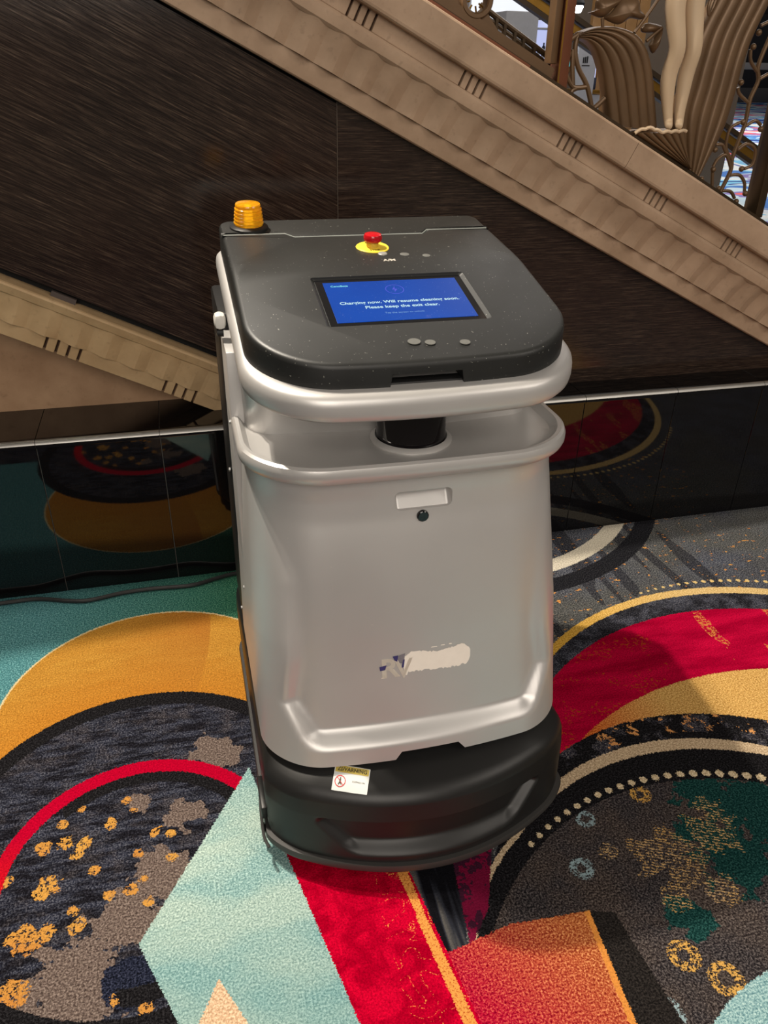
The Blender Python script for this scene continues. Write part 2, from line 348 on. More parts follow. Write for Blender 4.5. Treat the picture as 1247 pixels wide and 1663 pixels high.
    col = n.mix(poly([(-0.058,0.784),(-0.30,0.355),(0.185,0.30)]), col, speck(S(196,156,122), S(218,182,148), S(232,202,172)))
    # pile shading
    n.bump(n.m('ADD', fine, n.m('MULTIPLY', mid, 0.5)), 0.6, 0.005)
    tuft = n.rng(fine, 0.3, 0.7, 0.70, 1.22)
    col = n.mix(1.0, col, tuft, 'MULTIPLY')
    return n.fin(col, 1.0, spec=0.0)
M_CARPET = carpet_material()
def far_carpet_material():
    n = NT('hall_carpet'); P = n.mapping(n.co(), rot=(0,0,0.4))
    a = n.noise(0.30, 3, 0.6, vec=P, dist=1.4); b = n.noise(0.7, 2, 0.5, vec=n.mapping(P, (5,2,0)), dist=0.8)
    S = srgb
    c = n.ramp(a, [(0.30, S(40,60,120)), (0.40, S(110,170,200)), (0.46, S(200,205,205)), (0.52, S(90,100,150)), (0.58, S(196,70,90)), (0.66, S(210,160,130))], 'CONSTANT')
    d = n.ramp(b, [(0.36, S(70,110,170)), (0.46, S(170,190,200)), (0.54, S(120,110,160)), (0.62, S(200,90,90))], 'CONSTANT')
    return n.fin(n.mix(n.rng(n.noise(0.8, 2, vec=P), 0.45, 0.52, 0, 1), c, d), 0.95, spec=0.05)

# ------------------------------------------------------------------ other materials
def wood_material(name, ang):
    n = NT(name); v = n.mapping(n.co(), rot=(0, ang, 0), scale=(1,1,1))
    v = n.mapping(v, scale=(5.0, 60, 170))
    f = n.noise(1.6, 5, 0.7, vec=v); g = n.noise(5.0, 4, 0.7, vec=v); big = n.noise(2.0, 3)
    k = n.m('ADD', n.m('MULTIPLY', f, 0.55), n.m('MULTIPLY', g, 0.45))
    c = n.ramp(k, [(0.38, srgb(22,17,16)), (0.5, srgb(42,33,29)), (0.58, srgb(70,57,48)), (0.68, srgb(116,98,82))])
    c = n.mix(n.rng(big, 0.4, 0.65, 0, 0.35), c, srgb(52,34,26))
    n.bump(k, 0.12, 0.0006)
    return n.fin(c, n.rng(k, 0.35, 0.7, 0.08, 0.17), spec=0.5)
SLOPE = math.radians(26.2)
M_WOOD_S = wood_material('wood_laminate_sloped', -SLOPE)
M_WOOD_H = wood_material('wood_laminate_level', 0)
def stone_material(name, c0, c1):
    n = NT(name); f = n.noise(7, 5, 0.6); g = n.noise(60, 3, 0.6)
    c = n.mix(n.rng(f, 0.35, 0.65, 0, 1), c0, c1)
    c = n.mix(n.rng(g, 0.6, 0.75, 0, 0.35), c, tuple(v*0.55 for v in c0))
    n.bump(g, 0.18, 0.001)
    return n.fin(c, 0.62, spec=0.3)
M_STONE = stone_material('cream_stone', srgb(152,127,104), srgb(176,150,126))
M_STONE2 = stone_material('cream_stone_lower', srgb(164,136,100), srgb(188,160,122))
M_PLASTER = stone_material('beige_plaster', srgb(150,118,90), srgb(172,140,110))
M_GROOVE = plain('dark_groove', srgb(78,54,40), 0.8)
def tile_material():
    n = NT('black_polished_tile'); f = n.noise(14, 4)
    return n.fin(n.mix(f, (0.0025,0.0025,0.003), (0.006,0.0055,0.006)), n.rng(f, 0.3, 0.7, 0.02, 0.05), spec=0.55)
M_TILE = tile_material()
M_GROUT = plain('grey_grout', srgb(96,93,90), 0.8)
M_NOSING = plain('brushed_edge_trim', srgb(150,148,144), 0.35, 0.7)
M_BRONZE = plain('brown_bronze', srgb(104,80,56), 0.42, 0.35, 0.25, 14, 0.15, 90)
M_BRONZE2 = plain('dark_bronze', srgb(66,52,36), 0.4, 0.5, 0.3, 14)
M_COPPER = plain('copper_brown', srgb(128,80,58), 0.36, 0.5, 0.2, 12)
M_BRASS = plain('brass', srgb(150,112,46), 0.35, 0.8, 0.25, 20)
M_STATUE = plain('cream_plaster_figure', srgb(196,172,142), 0.5, 0, 0.08, 14)

# ------------------------------------------------------------------ setting
def struct(o): o['kind'] = 'structure'; return o
fl = MB().box((-3.5,-3.0,-0.05), (5.0,2.0,0.0)).build('floor', M_CARPET, smooth=False); struct(fl)
tag(fl, 'patterned casino carpet of crossing coloured circles and blades')
ff = MB().box((-2.0,3.6,-0.05), (60.0,36.0,0.0)).build('floor_hall', far_carpet_material(), smooth=False); struct(ff)
tag(ff, 'bright striped hall carpet seen through the stair railing')
TX0, TW, YW = -0.396, 0.3048, 1.98
wb = MB().box((-2.6,YW+0.004,0.0), (4.2,2.35,0.4555)).build('wall_back', M_GROUT, smooth=False); struct(wb)
tag(wb, 'low black tiled plinth wall behind the robot')
def tile_mesh(a, b, r):
    return MB().bbox(a, b, r).mesh('tile')
g = 0.0008
m_face = tile_mesh((g,0,0.0), (TW-g,0.010,0.4415), 0.0007)
m_top = tile_mesh((g,0.016,0), (TW-g,0.30,0.008), 0.0007)
nos = MB()
prof = [(0.016,0.020),(0.004,0.020),(-0.003,0.016),(-0.006,0.010),(-0.006,0.0),(0.016,0.0)]
nos.loft([[(x, y, z) for y, z in prof] for x in (g, TW-g)])
m_nos = nos.mesh('nosing')
hl = MB(); hp = [(0.0045,0.0204),(0.0035,0.0206),(-0.0035,0.0166),(-0.0068,0.0102),(-0.0062,0.0100),(-0.0028,0.0158),(0.0040,0.0198)]
hl.loft([[(x, y, z) for y, z in hp] for x in (g, TW-g)]); m_hl = hl.mesh('edge_strip')
for me, mt in ((m_face,M_TILE),(m_top,M_TILE),(m_nos,M_TILE),(m_hl,M_NOSING)): me.materials.append(mt)
for me in (m_nos, m_hl): me.polygons.foreach_set('use_smooth', [True]*len(me.polygons)); me.set_sharp_from_angle(angle=math.radians(50))
for k in range(-7, 15):
    x = TX0+TW*k
    for nm, me, loc in (('tile',m_face,(x,YW,0)),('ledge_tile',m_top,(x,YW,0.455)),('nosing',m_nos,(x,YW,0.443)),('edge_strip',m_hl,(x,YW,0.443))):
        o = bpy.data.objects.new(nm, me); COL.objects.link(o); o.location = loc; o.parent = wb
# sloping stair side: s runs down the slope, n is square to it
CS, SN = math.cos(SLOPE), math.sin(SLOPE)
def sn(s, n, y): return (s*CS+n*SN, y, -s*SN+n*CS)
def zline(x, n): return (n-x*SN)/CS
YP = 2.093
ws = empty('wall_stair', (0,YP,0.46)); struct(ws); tag(ws, 'dark wood laminate panels on the side of the staircase')
def panel(poly, y0, y1, mat):
    o = MB().prism([(x, z-0.46) for x, z in poly], y0-YP, y1-YP).build('wood_panel', mat, ws, smooth=False); return o
xs = 0.412
panel([(-2.2, zline(-2.2,0.596)), (-0.0, zline(0,0.596)), (xs-0.0008, 0.463), (xs-0.0008, zline(xs,1.277)), (-2.2, zline(-2.2,1.272))], YP+0.002, YP+0.03, M_WOOD_S)
panel([(xs+0.0008, 0.463), (2.3, 0.463), (xs+0.0008, zline(xs,1.30))], YP, YP+0.03, M_WOOD_H)
core = MB().prism([(-2.2, zline(-2.2,0.56)-0.46), (0.0, zline(0,0.56)-0.46), (0.2,0.003), (2.3,0.003), (-2.2, zline(-2.2,1.45)-0.46)], 0.031, 0.05).build('panel_backing', plain('black_gap', (0.004,0.004,0.004), 0.9), ws, smooth=False)
seam = MB().box((xs-0.0007,0.0006,0.003), (xs+0.0007,0.012,zline(xs,1.28)-0.46)).build('seam_strip', plain('seam', srgb(84,72,60), 0.5), ws, smooth=False)
sh = MB(); sh.loft([[tuple(Vector(sn(s, q, y))-Vector((0,YP,0.46))) for q, y in ((0.572,YP-0.002),(0.590,YP-0.002),(0.590,YP+0.01),(0.572,YP+0.01))] for s in (-0.63, -0.57)]); sh.build('shim', plain('pale_shim', srgb(70,60,56), 0.6), ws, False)
wu = MB().prism([(-2.6,0.463),(0.16,0.463),(0.16,zline(0.16,0.53)),(-2.6,zline(-2.6,0.53))], 2.195, 2.25).build('wall_under_stair', M_PLASTER, smooth=False)
struct(wu); tag(wu, 'beige plaster wall below the lower stair moulding')
# mouldings
def sweep(name, prof, s0, s1, mat, parent, origin):
    """profile of (n, y) run along the slope"""
    mb = MB(); mb.loft([[tuple(Vector(sn(s, n, y))-Vector(origin)) for n, y in prof] for s in (s0, s1)])
    return mb.build(name, mat, parent, True, 20)
def scallop(name, n0, n1, y_in, y_out, depth, s0, s1, per, ph, mat, parent, origin, flip=False):
    mb = MB(); per_n = 8; cnt = int((s1-s0)/per*per_n); rows = 7; vs = []; fs = []
    for i in range(cnt+1):
        s = s0+i*per/per_n; f = ((s-ph)/per) % 1.0
        lobe = min(1.0, 2.4*min(f/0.55, 1.0) if f < 0.55 else 2.4*(1-f)/0.45)
        lobe = min(f/0.42, 1.0) if f < 0.58 else max(0.0, (1-f)/0.42)
        for j in range(rows):
            t = j/(rows-1); tt = 1-t if flip else t
            y = y_in+(y_out-y_in)*tt**1.6 - depth*lobe*(1-0.55*tt)
            vs.append(tuple(Vector(sn(s, n0+(n1-n0)*t, y))-Vector(origin)))
        for j in (rows,):
            vs.append(tuple(Vector(sn(s, n1, y_in+0.05))-Vector(origin))); vs.append(tuple(Vector(sn(s, n0, y_in+0.05))-Vector(origin)))
    m = rows+2
    for i in range(cnt):
        for j in range(m): fs.append((i*m+j, i*m+(j+1) % m, (i+1)*m+(j+1) % m, (i+1)*m+j))
    fs += [tuple(range(m)), tuple(reversed(range(cnt*m, cnt*m+m)))]
    return mb.add(vs, fs).build(name, mat, parent, True, 12)
def frieze(name, n0, n1, y, yb, groups, pitch, gw, s0, s1, mat, parent, origin):
    """flat band cut into blocks by groups of four narrow grooves"""
    edges = [s0]; blocks = []
    for c in groups:
        for k in range(4):
            gc = c+(k-1.5)*pitch; blocks.append((edges[-1], gc-gw/2)); edges.append(gc+gw/2)
    blocks.append((edges[-1], s1)); e = 0.0012
    for a, b in blocks:
        if b <= a: continue
        pr = [(n0,yb),(n0,y+e),(n0+e,y),(n1-e,y),(n1,y+e),(n1,yb)]
        mb = MB(); mb.loft([[tuple(Vector(sn(s, n, yy+(e if q in (0,3) else 0)))-Vector(origin)) for n, yy in pr] for q, s in enumerate((a, a+e, b-e, b))])
        mb.build('frieze_block', mat, parent, True, 20)
    mb = MB(); mb.loft([[tuple(Vector(sn(s, n, yy))-Vector(origin)) for n, yy in ((n0,yb),(n0,yb-0.004),(n1,yb-0.004),(n1,yb))] for s in (s0, s1)])
    mb.build('groove_backing', M_GROOVE, parent, False)
OU = sn(0.3, 1.28, 2.05); t1 = empty('trim_1', OU); struct(t1); tag(t1, 'cream stone stringer moulding sloping down under the bronze railing')
S0, S1 = -1.9, 1.75
sweep('plain_strip', [(1.282,2.10),(1.282,2.066),(1.285,2.062),(1.320,2.058),(1.330,2.058),(1.330,2.10)], S0, S1, M_STONE, t1, OU)
scallop('scalloped_band', 1.326, 1.412, 2.055, 2.022, 0.013, S0, S1, 0.0728, 0.031, M_STONE, t1, OU)
sweep('bead', [(1.402,2.10),(1.402,2.024),(1.408,2.016),(1.420,2.013),(1.430,2.013),(1.437,2.018),(1.440,2.03),(1.440,2.10)], S0, S1, M_STONE, t1, OU)
frieze('frieze', 1.439, 1.482, 2.027, 2.048, [-0.207+0.303*k for k in range(-5,6)], 0.0205, 0.0055, S0, S1, M_STONE, t1, OU)
for a, b in ((S0,-0.70),(-0.698,0.5535),(0.555,S1)):
    sweep('cap_stone', [(1.476,2.30),(1.476,2.006),(1.479,2.001),(1.484,1.999),(1.543,1.999),(1.547,2.001),(1.549,2.005),(1.549,2.30)], a, b, M_STONE, t1, OU)
OL = sn(-0.4, 0.45, 2.09); t2 = empty('trim_2', OL); struct(t2); tag(t2, 'lower cream stone moulding ending behind the robot on the left')
SL0, SL1 = -2.4, -0.02
sweep('plain_strip', [(0.548,2.12),(0.548,2.072),(0.551,2.068),(0.570,2.060),(0.575,2.062),(0.577,2.067),(0.577,2.12)], SL0, SL1+0.10, M_STONE2, t2, OL)
scallop('scalloped_band', 0.478, 0.551, 2.090, 2.076, 0.014, SL0, SL1, 0.0752, 0.02, M_STONE2, t2, OL)
frieze('frieze', 0.440, 0.481, 2.090, 2.110, [-0.565+0.307*k for k in range(-5,2)], 0.0275, 0.0065, SL0, SL1+0.05, M_STONE2, t2, OL)
sweep('soffit', [(0.442,2.2),(0.442,2.108),(0.56,2.108),(0.56,2.2)], SL0, SL1+0.05, M_STONE2, t2, OL)
# railing outline points (x, z) in the railing plane
DRAPE_L=([(1.0097, 1.3667), (1.0372, 1.3607), (1.0639, 1.3402), (1.0877, 1.2991), (1.1074, 1.2443), (1.1272, 1.1806)], [(1.0158, 1.381), (1.065, 1.3938), (1.129, 1.3915), (1.1843, 1.3692), (1.2262, 1.308), (1.2736, 1.1588)])
DRAPE_R=([(1.3723, 1.4579), (1.3436, 1.3866), (1.3323, 1.3138), (1.3281, 1.2704), (1.3219, 1.1898), (1.3667, 1.0749)], [(1.5297, 1.4627), (1.5007, 1.3848), (1.4884, 1.3236), (1.4834, 1.2606), (1.4699, 1.1662), (1.4211, 1.0477)])
SHELL=([(1.1807, 1.1603), (1.2309, 1.1351), (1.2921, 1.1062), (1.3572, 1.075)], [(1.3294, 1.1647), (1.3395, 1.1363), (1.3502, 1.1059), (1.3633, 1.0734)])
LEAVES=[[(1.0317, 1.421), (1.0495, 1.4279), (1.0555, 1.4507), (1.1161, 1.4525), (1.0966, 1.4318), (1.0703, 1.4119)], [(1.0731, 1.4107), (1.0971, 1.4292), (1.1177, 1.4526), (1.1591, 1.4539), (1.1711, 1.4313), (1.1871, 1.4189), (1.1752, 1.4109), (1.1453, 1.4126), (1.1159, 1.399)], [(1.1813, 1.3928), (1.1959, 1.4049), (1.2385, 1.3981), (1.2156, 1.3844), (1.1882, 1.3838)], [(1.2113, 1.3551), (1.2209, 1.3753), (1.2391, 1.3955), (1.2382, 1.3757), (1.2343, 1.3529), (1.2233, 1.3392)]]
STEMS=[[(1.1611, 1.3831), (1.188, 1.4189), (1.214, 1.4569)], [(1.1979, 1.3655), (1.2164, 1.3805), (1.2357, 1.3954)], [(1.0688, 1.4106), (1.0737, 1.3915)], [(1.3577, 1.46), (1.3553, 1.4418), (1.363, 1.425), (1.3723, 1.4579)]]
SCROLL_L=[[(1.0125, 1.3758), (1.0093, 1.3445), (1.0231, 1.3062), (1.054, 1.2653), (1.0759, 1.2146)], [(1.0125, 1.3758), (0.9908, 1.3611), (0.985, 1.344)], [(0.9908, 1.2923), (1.0161, 1.2628), (1.0509, 1.2632)], [(1.0764, 1.2118), (1.0919, 1.2232), (1.1083, 1.2388)], [(1.0111, 1.2449), (1.0148, 1.2545), (1.0258, 1.2602)], [(1.0032, 1.3443), (1.0074, 1.3047), (1.0147, 1.2669)]]
BALL_L=[(0.9898, 1.3336), (0.9891, 1.299)]
SCROLL_R=[[(1.5018, 0.9967), (1.5246, 1.0608), (1.5221, 1.0991), (1.5375, 1.1754), (1.5372, 1.2202), (1.5381, 1.2437), (1.5495, 1.283), (1.5396, 1.3171), (1.5529, 1.3731), (1.5657, 1.4103)], [(1.5269, 1.1851), (1.4973, 1.1708), (1.4915, 1.145), (1.4966, 1.1159), (1.5184, 1.0924)], [(1.5407, 1.1738), (1.5677, 1.1875), (1.5883, 1.1769)], [(1.5156, 1.0955), (1.4955, 1.1112), (1.4806, 1.1282), (1.46, 1.1283)], [(1.5336, 1.1157), (1.5581, 1.13), (1.5886, 1.1154), (1.5911, 1.0792), (1.568, 1.0667)], [(1.5257, 1.0656), (1.5003, 1.1019), (1.4769, 1.0927), (1.4666, 1.0724)], [(1.4681, 1.0614), (1.4767, 1.0198)], [(1.5258, 1.0504), (1.5566, 1.0501), (1.5782, 1.0303), (1.5848, 1.0068)], [(1.507, 1.0097), (1.5389, 1.0075), (1.5573, 0.9892)], [(1.4921, 1.2665), (1.501, 1.2511), (1.532, 1.2319)], [(1.5066, 1.3542), (1.5141, 1.3279), (1.5396, 1.3043)], [(1.5472, 1.2844), (1.5753, 1.2984)], [(1.5209, 1.4065), (1.5436, 1.4165)]]
BALL_R=[(1.5281, 1.1844), (1.5892, 1.1671), (1.4599, 1.116), (1.5569, 1.0668), (1.4669, 1.0661), (1.587, 1.0019), (1.5626, 0.9809), (1.4967, 1.0163), (1.4353, 1.0418), (1.4964, 1.278), (1.5105, 1.3598), (1.5179, 1.3915)]
POSTS=[(0.9726, 1.2541), (1.6283, 0.9495)]
POSTW=[(0.9624, 1.2554), (0.985, 1.2501)]
RING=[(0.7399, 1.4385), (0.7429, 1.4007), (0.7418, 1.4142)]
BAND=[(0.7924, 1.42), (0.9551, 1.3303), (0.7937, 1.4049), (0.9572, 1.3141)]
BALUST=[(0.8162, 1.3864), (0.8385, 1.3714), (0.8665, 1.3525), (0.8905, 1.3424), (0.9213, 1.3203)]
BAR_TOP=[(0.7339, 1.3968), (0.9303, 1.2975)]
FRAME=[(0.9355, 1.2956), (0.9354, 1.4445)]
STATUE=[(1.3126, 1.1663), (1.337, 1.1664), (1.3445, 1.1664), (1.2927, 1.3502), (1.3392, 1.3511), (1.3094, 1.2662), (1.2416, 1.4558), (1.3633, 1.4596)]
# ------------------------------------------------------------------ cleaning robot
RX, RY = 0.347, 1.27
R0 = empty('cleaning_robot', (RX,RY,0))
tag(R0, 'silver and black floor cleaning robot with blue touchscreen standing by the black tiled wall', 'robot')
def L(u, v, z): return (u, v-RY, z)
def silver_material():
    n = NT('silver_paint'); f = n.noise(5, 3); g = n.noise(900, 1)
    c = n.mix(f, srgb(188,186,184), srgb(200,198,196))
    c = n.mix(n.rng(n.noise(160, 2), 0.74, 0.78, 0, 0.4), c, srgb(216,212,206))
    n.bump(g, 0.03, 0.0002)
    return n.fin(c, n.rng(n.noise(6, 2), 0.3, 0.7, 0.34, 0.42), 0.45, spec=0.5)
M_SILVER = silver_material()
def lid_material():
    n = NT('satin_charcoal_plastic'); f = n.noise(5, 4, 0.6)
    c = n.mix(f, srgb(22,23,23), srgb(32,33,32))
    dust = n.m('GREATER_THAN', n.noise(300, 1), 0.755)
    c = n.mix(n.m('MULTIPLY', dust, 0.55), c, srgb(170,170,160))
    n.bump(n.noise(700, 1), 0.05, 0.0003)
    return n.fin(c, n.rng(f, 0.3, 0.7, 0.42, 0.50), spec=0.45)
M_LID = lid_material()
M_BASE = plain('black_plastic', srgb(27,27,27), 0.40, 0, 0.12, 6, 0.04, 700, spec=0.38)
M_BLACK = plain('matt_black', srgb(16,16,17), 0.6)
M_RUBBER = plain('dark_rubber_strip', srgb(52,51,50), 0.5)
M_GLASSK = plain('black_sensor_glass', (0.004,0.003,0.004), 0.03, 0, 0.1)
M_WHITE = plain('white_plastic', srgb(206,204,198), 0.45)
M_CHROME = plain('steel_screw', srgb(170,170,170), 0.3, 0.9)
def outline(hw, vf, vr, rc, bow, rr=0.03, nside=14, narc=12, nfront=28):
    """plan outline, counter-clockwise from the rear left corner, front bowed outwards"""
    P = []
    for k in range(6):
        a = PI/2+PI/2*k/5; P.append((-hw+rr+rr*math.cos(a), vr-rr+rr*math.sin(a)))
    va, vb = vr-rr, vf+rc
    for k in range(1, nside): P.append((-hw, va+(vb-va)*k/nside))
    for k in range(narc+1):
        a = PI+PI/2*k/narc; P.append((-hw+rc+rc*math.cos(a), vf+rc+rc*math.sin(a)))
    for k in range(1, nfront): P.append((-hw+rc+(2*hw-2*rc)*k/nfront, vf))
    for k in range(narc+1):
        a = 1.5*PI+PI/2*k/narc; P.append((hw-rc+rc*math.cos(a), vf+rc+rc*math.sin(a)))
    for k in range(1, nside): P.append((hw, vb+(va-vb)*k/nside))
    for k in range(6):
        a = PI/2*k/5; P.append((hw-rr+rr*math.cos(a), vr-rr+rr*math.sin(a)))
    out = []
    for u, v in P:
        w = max(0.0, min(1.0, 1-(v-vf)/(rc+0.16)))
        out.append((u, v+bow*(u/hw)**2*w))
    return out
def lerp(a, b, t): return a+(b-a)*t
def sstep(a, b, x):
    t = max(0.0, min(1.0, (x-a)/(b-a))); return t*t*(3-2*t)
def interp(tab, z):
    for (a, b) in zip(tab, tab[1:]):
        if z <= b[0]:
            t = 0 if b[0] == a[0] else max(0, (z-a[0])/(b[0]-a[0])); return [lerp(p, q, t) for p, q in zip(a[1:], b[1:])]
    return list(tab[-1][1:])
# -- base
BASE = [(0.036,0.270,0.905,0.06,0.105),(0.058,0.291,0.879,0.06,0.105),(0.09,0.293,0.884,0.06,0.102),(0.15,0.294,0.892,0.06,0.098),(0.182,0.293,0.900,0.065,0.092),(0.192,0.291,0.906,0.068,0.088),(0.199,0.287,0.914,0.07,0.082),(0.205,0.280,0.926,0.075,0.072),(0.216,0.272,0.965,0.09,0.040),(0.222,0.262,0.99,0.09,0.03)]
def base_pt(i, z):
    pass
mb = MB(); rings = []
zs = sorted(set([b[0] for b in BASE]+[0.06+0.002*k for k in range(61)]))
for z in zs:
    hw, vf, rc, bow = interp(BASE, z); ring = []
    for u, v in outline(hw, vf, 1.64, rc, bow, 0.04, nfront=140):
        if v < 1.05:
            wp = 0.205 - 0.9*max(0, 0.135-z)
            m = sstep(wp+0.012, wp-0.020, abs(u))*sstep(0.150, 0.139, z)*sstep(0.068, 0.094, z)
            v += 0.020*m
        ring.append(L(u, v, z))
    rings.append(ring)
base = mb.loft(rings).build('base', M_BASE, R0, True, 40); base['label'] = 'black plastic base with a shallow front pocket'
mb = MB(); rings = []
for z, hw, vf, bow in ((0.040,0.289,0.884,0.108),(0.041,0.297,0.871,0.110),(0.050,0.299,0.8685,0.110),(0.057,0.297,0.871,0.110),(0.058,0.289,0.884,0.108)):
    rings.append([L(u, v, z) for u, v in outline(hw, vf, 1.60, 0.055, bow, 0.04, nfront=40)])
mb.loft(rings).build('bumper_strip', M_RUBBER, R0, True, 50)
mb = MB(); rings = [[L(u, v, z) for u, v in outline(hw, vf, 1.60, 0.05, 0.09, 0.04)] for z, hw, vf in ((0.012,0.235,0.96),(0.04,0.25,0.93))]
mb.loft(rings).build('underside', M_BLACK, R0)
for su, sv in ((-0.24,1.42),(0.24,1.42)):
    MB().lathe([(0.02,-0.015),(0.075,-0.015),(0.08,-0.008),(0.08,0.008),(0.075,0.015),(0.02,0.015)], L(su,sv,0.08), 28, 'X').build('drive_wheel', M_BLACK, R0)
MB().bbox(L(-0.303,1.02,0.075), L(-0.292,1.10,0.105), 0.003).build('bracket', M_BASE, R0)
mb = MB(); mb.tube(catmull([L(-0.297,1.10,0.090), L(-0.302,1.05,0.082), L(-0.303,1.00,0.058), L(-0.296,0.975,0.052)], 6), 0.003, 8); mb.build('brush_arm', M_RUBBER, R0)
MB().add([L(-0.302,1.01,0.055), L(-0.302,1.03,0.055), L(-0.304,1.028,0.020), L(-0.304,1.014,0.020), L(-0.299,1.01,0.055), L(-0.299,1.03,0.055), L(-0.301,1.028,0.020), L(-0.301,1.014,0.020)], [(0,1,2,3),(7,6,5,4),(0,4,5,1),(1,5,6,2),(2,6,7,3),(3,7,4,0)]).build('brush_flap', M_BLACK, R0, False)
# -- body shell
BODY = [(0.224,0.284,0.972,0.105,0.030),(0.228,0.289,0.966,0.105,0.030),(0.45,0.285,1.018,0.11,0.026),(0.66,0.274,1.074,0.115,0.018),(0.70,0.272,1.082,0.12,0.016),(0.730,0.2725,1.083,0.12,0.014)]
RIM = [(0.736,0.276,1.074,0.125,0.013),(0.7405,0.280,1.064,0.13,0.012),(0.746,0.283,1.0575,0.13,0.012),(0.753,0.2845,1.0545,0.13,0.012),(0.762,0.2845,1.0540,0.13,0.012),(0.769,0.2825,1.0565,0.13,0.012),(0.772,0.279,1.062,0.128,0.012),(0.771,0.273,1.0675,0.125,0.012),(0.766,0.269,1.0715,0.122,0.012),(0.757,0.263,1.080,0.118,0.012),(0.753,0.25,1.095,0.11,0.012)]
def panel_depth(u, z):
    wp = interp([(0.22,0.19),(0.26,0.205),(0.34,0.245),(0.42,0.232),(0.56,0.232),(0.66,0.25),(0.72,0.275)], z)[0]
    e = 0.030
    side = sstep(wp+e*0.4, wp-e*0.9, abs(u))
    bot = sstep(0.256, 0.286, z); fade = 0.024*(1-sstep(0.30, 0.66, z))+0.004*sstep(0.30,0.45,z)*(1-sstep(0.66,0.72,z))
    return fade*side*bot
def body_v(u, z):
    hw, vf, rc, bow = interp(BODY, z)
    return vf+bow*(u/hw)**2+panel_depth(u, z)
mb = MB(); rings = []
zs = [0.224,0.228]+[0.231+0.0030*k for k in range(36)]+[0.341+0.0075*k for k in range(52)]
zs = [z for z in zs if z < 0.728]+[0.730]
for z in zs:
    hw, vf, rc, bow = interp(BODY, z)
    rings.append([L(u, v+(panel_depth(u, z) if v < 1.25 else 0), z) for u, v in outline(hw, vf, 1.43, rc, bow, 0.01, nside=10, narc=20, nfront=150)])
for z, hw, vf, rc, bow in RIM: rings.append([L(u, v, z) for u, v in outline(hw, vf, 1.43, rc, bow, 0.01, nside=10, narc=20, nfront=150)])
body = mb.loft(rings).build('body_shell', M_SILVER, R0, True, 50); body['label'] = 'silver painted front shell with a rimmed tray at its top'
# notch at the bottom edge and pull recess near the top
cut(body, MB().add([L(-0.072,0.93,0.215),L(0.080,0.93,0.215),L(0.056,0.93,0.2425),L(-0.050,0.93,0.2425),L(-0.072,1.06,0.215),L(0.080,1.06,0.215),L(0.056,1.06,0.2425),L(-0.050,1.06,0.2425)], [(0,1,2,3),(7,6,5,4),(0,4,5,1),(1,5,6,2),(2,6,7,3),(3,7,4,0)]))
def rrect(hw, z0, z1, r, k=5):
    P = []
    for cx, cz, a0 in ((hw-r,z1-r,0),(-hw+r,z1-r,90),(-hw+r,z0+r,180),(hw-r,z0+r,270)):
        for i in range(k+1):
            a = math.radians(a0+90*i/k); P.append((cx+r*math.cos(a), cz+r*math.sin(a)))
    return P
mb = MB(); mb.loft([[L(u+0.004, body_v(0,0.69)-0.02, z) for u, z in rrect(0.051,0.672,0.708,0.010)], [L(u*0.98+0.004, body_v(0,0.69)+0.004, z) for u, z in rrect(0.050,0.675,0.7075,0.010)], [L(u*0.95+0.004, body_v(0,0.69)+0.020, z) for u, z in rrect(0.048,0.6955,0.7068,0.005)]])
cut(body, mb)
MB().lathe([(0.0005,0.004),(0.0085,0.004),(0.0098,0.003),(0.0103,0.0),(0.0103,-0.02)], L(0.002, body_v(0,0.662)-0.0005, 0.662), 24, 'Y').build('sensor_eye', M_GLASSK, body)
# remains of a peeled sticker
def on_body(me, name, mat, cu, cz, off):
    for v in me.vertices:
        u, z = cu+v.co.x, cz+v.co.y
        v.co = Vector(L(u, body_v(u, z)-off-abs(v.co.z)*0.5, z))
    return finish(name, me, mat, body, False)
M_RESIDUE = plain('paper_residue', srgb(238,231,220), 0.8, 0, 0.05, 60)
M_BLUEINK = plain('blue_ink', srgb(52,48,104), 0.6, 0, 0.3, 400)
M_GREYINK = plain('grey_ink', srgb(120,116,124), 0.6, 0, 0.2, 300)
rr = random.Random(3); vs = []; fs = []; N = 46
for i in range(N+1):
    t = i/N; u = -0.036+0.124*t
    top = 0.413+0.003*math.sin(t*9)-0.004*(t > 0.93)+rr.uniform(-0.0018,0.0018); bot = 0.3745+0.004*t+0.003*math.sin(t*5+1)+rr.uniform(-0.0018,0.0018)
    if t > 0.95: bot += 0.010*(t-0.95)/0.05; top -= 0.006*(t-0.95)/0.05
    if t < 0.06: bot -= 0.004; top -= 0.004
    for j in range(5):
        z = lerp(bot, top, j/4); vs.append(L(u, body_v(u, z)-0.0006, z))
for i in range(N):
    for j in range(4): fs.append((i*5+j, (i+1)*5+j, (i+1)*5+j+1, i*5+j+1))
MB().add(vs, fs).build('sticker_residue', M_RESIDUE, body, False)
for i, (u, z, w) in enumerate(((0.02,0.4195,0.006),(0.036,0.4205,0.004),(0.05,0.4205,0.003),(-0.074,0.372,0.003))):
    on_body(MB().add([(-w,-0.0008,0),(w,-0.001,0),(w*0.8,0.001,0),(-w*0.7,0.0012,0)], [(0,1,2,3)]).mesh(), 'sticker_scrap', M_RESIDUE, u, z, 0.0006)
on_body(text_mesh('R', 0.050, 0.0001, 0.0012, 'LEFT', 1.1), 'sticker_letter', M_RESIDUE, -0.078, 0.373, 0.0008)
on_body(text_mesh('V', 0.052, 0.0001, 0.0006, 'LEFT', 1.0), 'sticker_letter', M_RESIDUE, -0.052, 0.369, 0.0007)
on_body(MB().add([(0,0,0),(0.013,0.002,0),(0.010,-0.007,0),(0.001,-0.008,0)], [(0,1,2,3)]).mesh(), 'ink_scrap', M_BLUEINK, -0.0795, 0.3945, 0.0010)
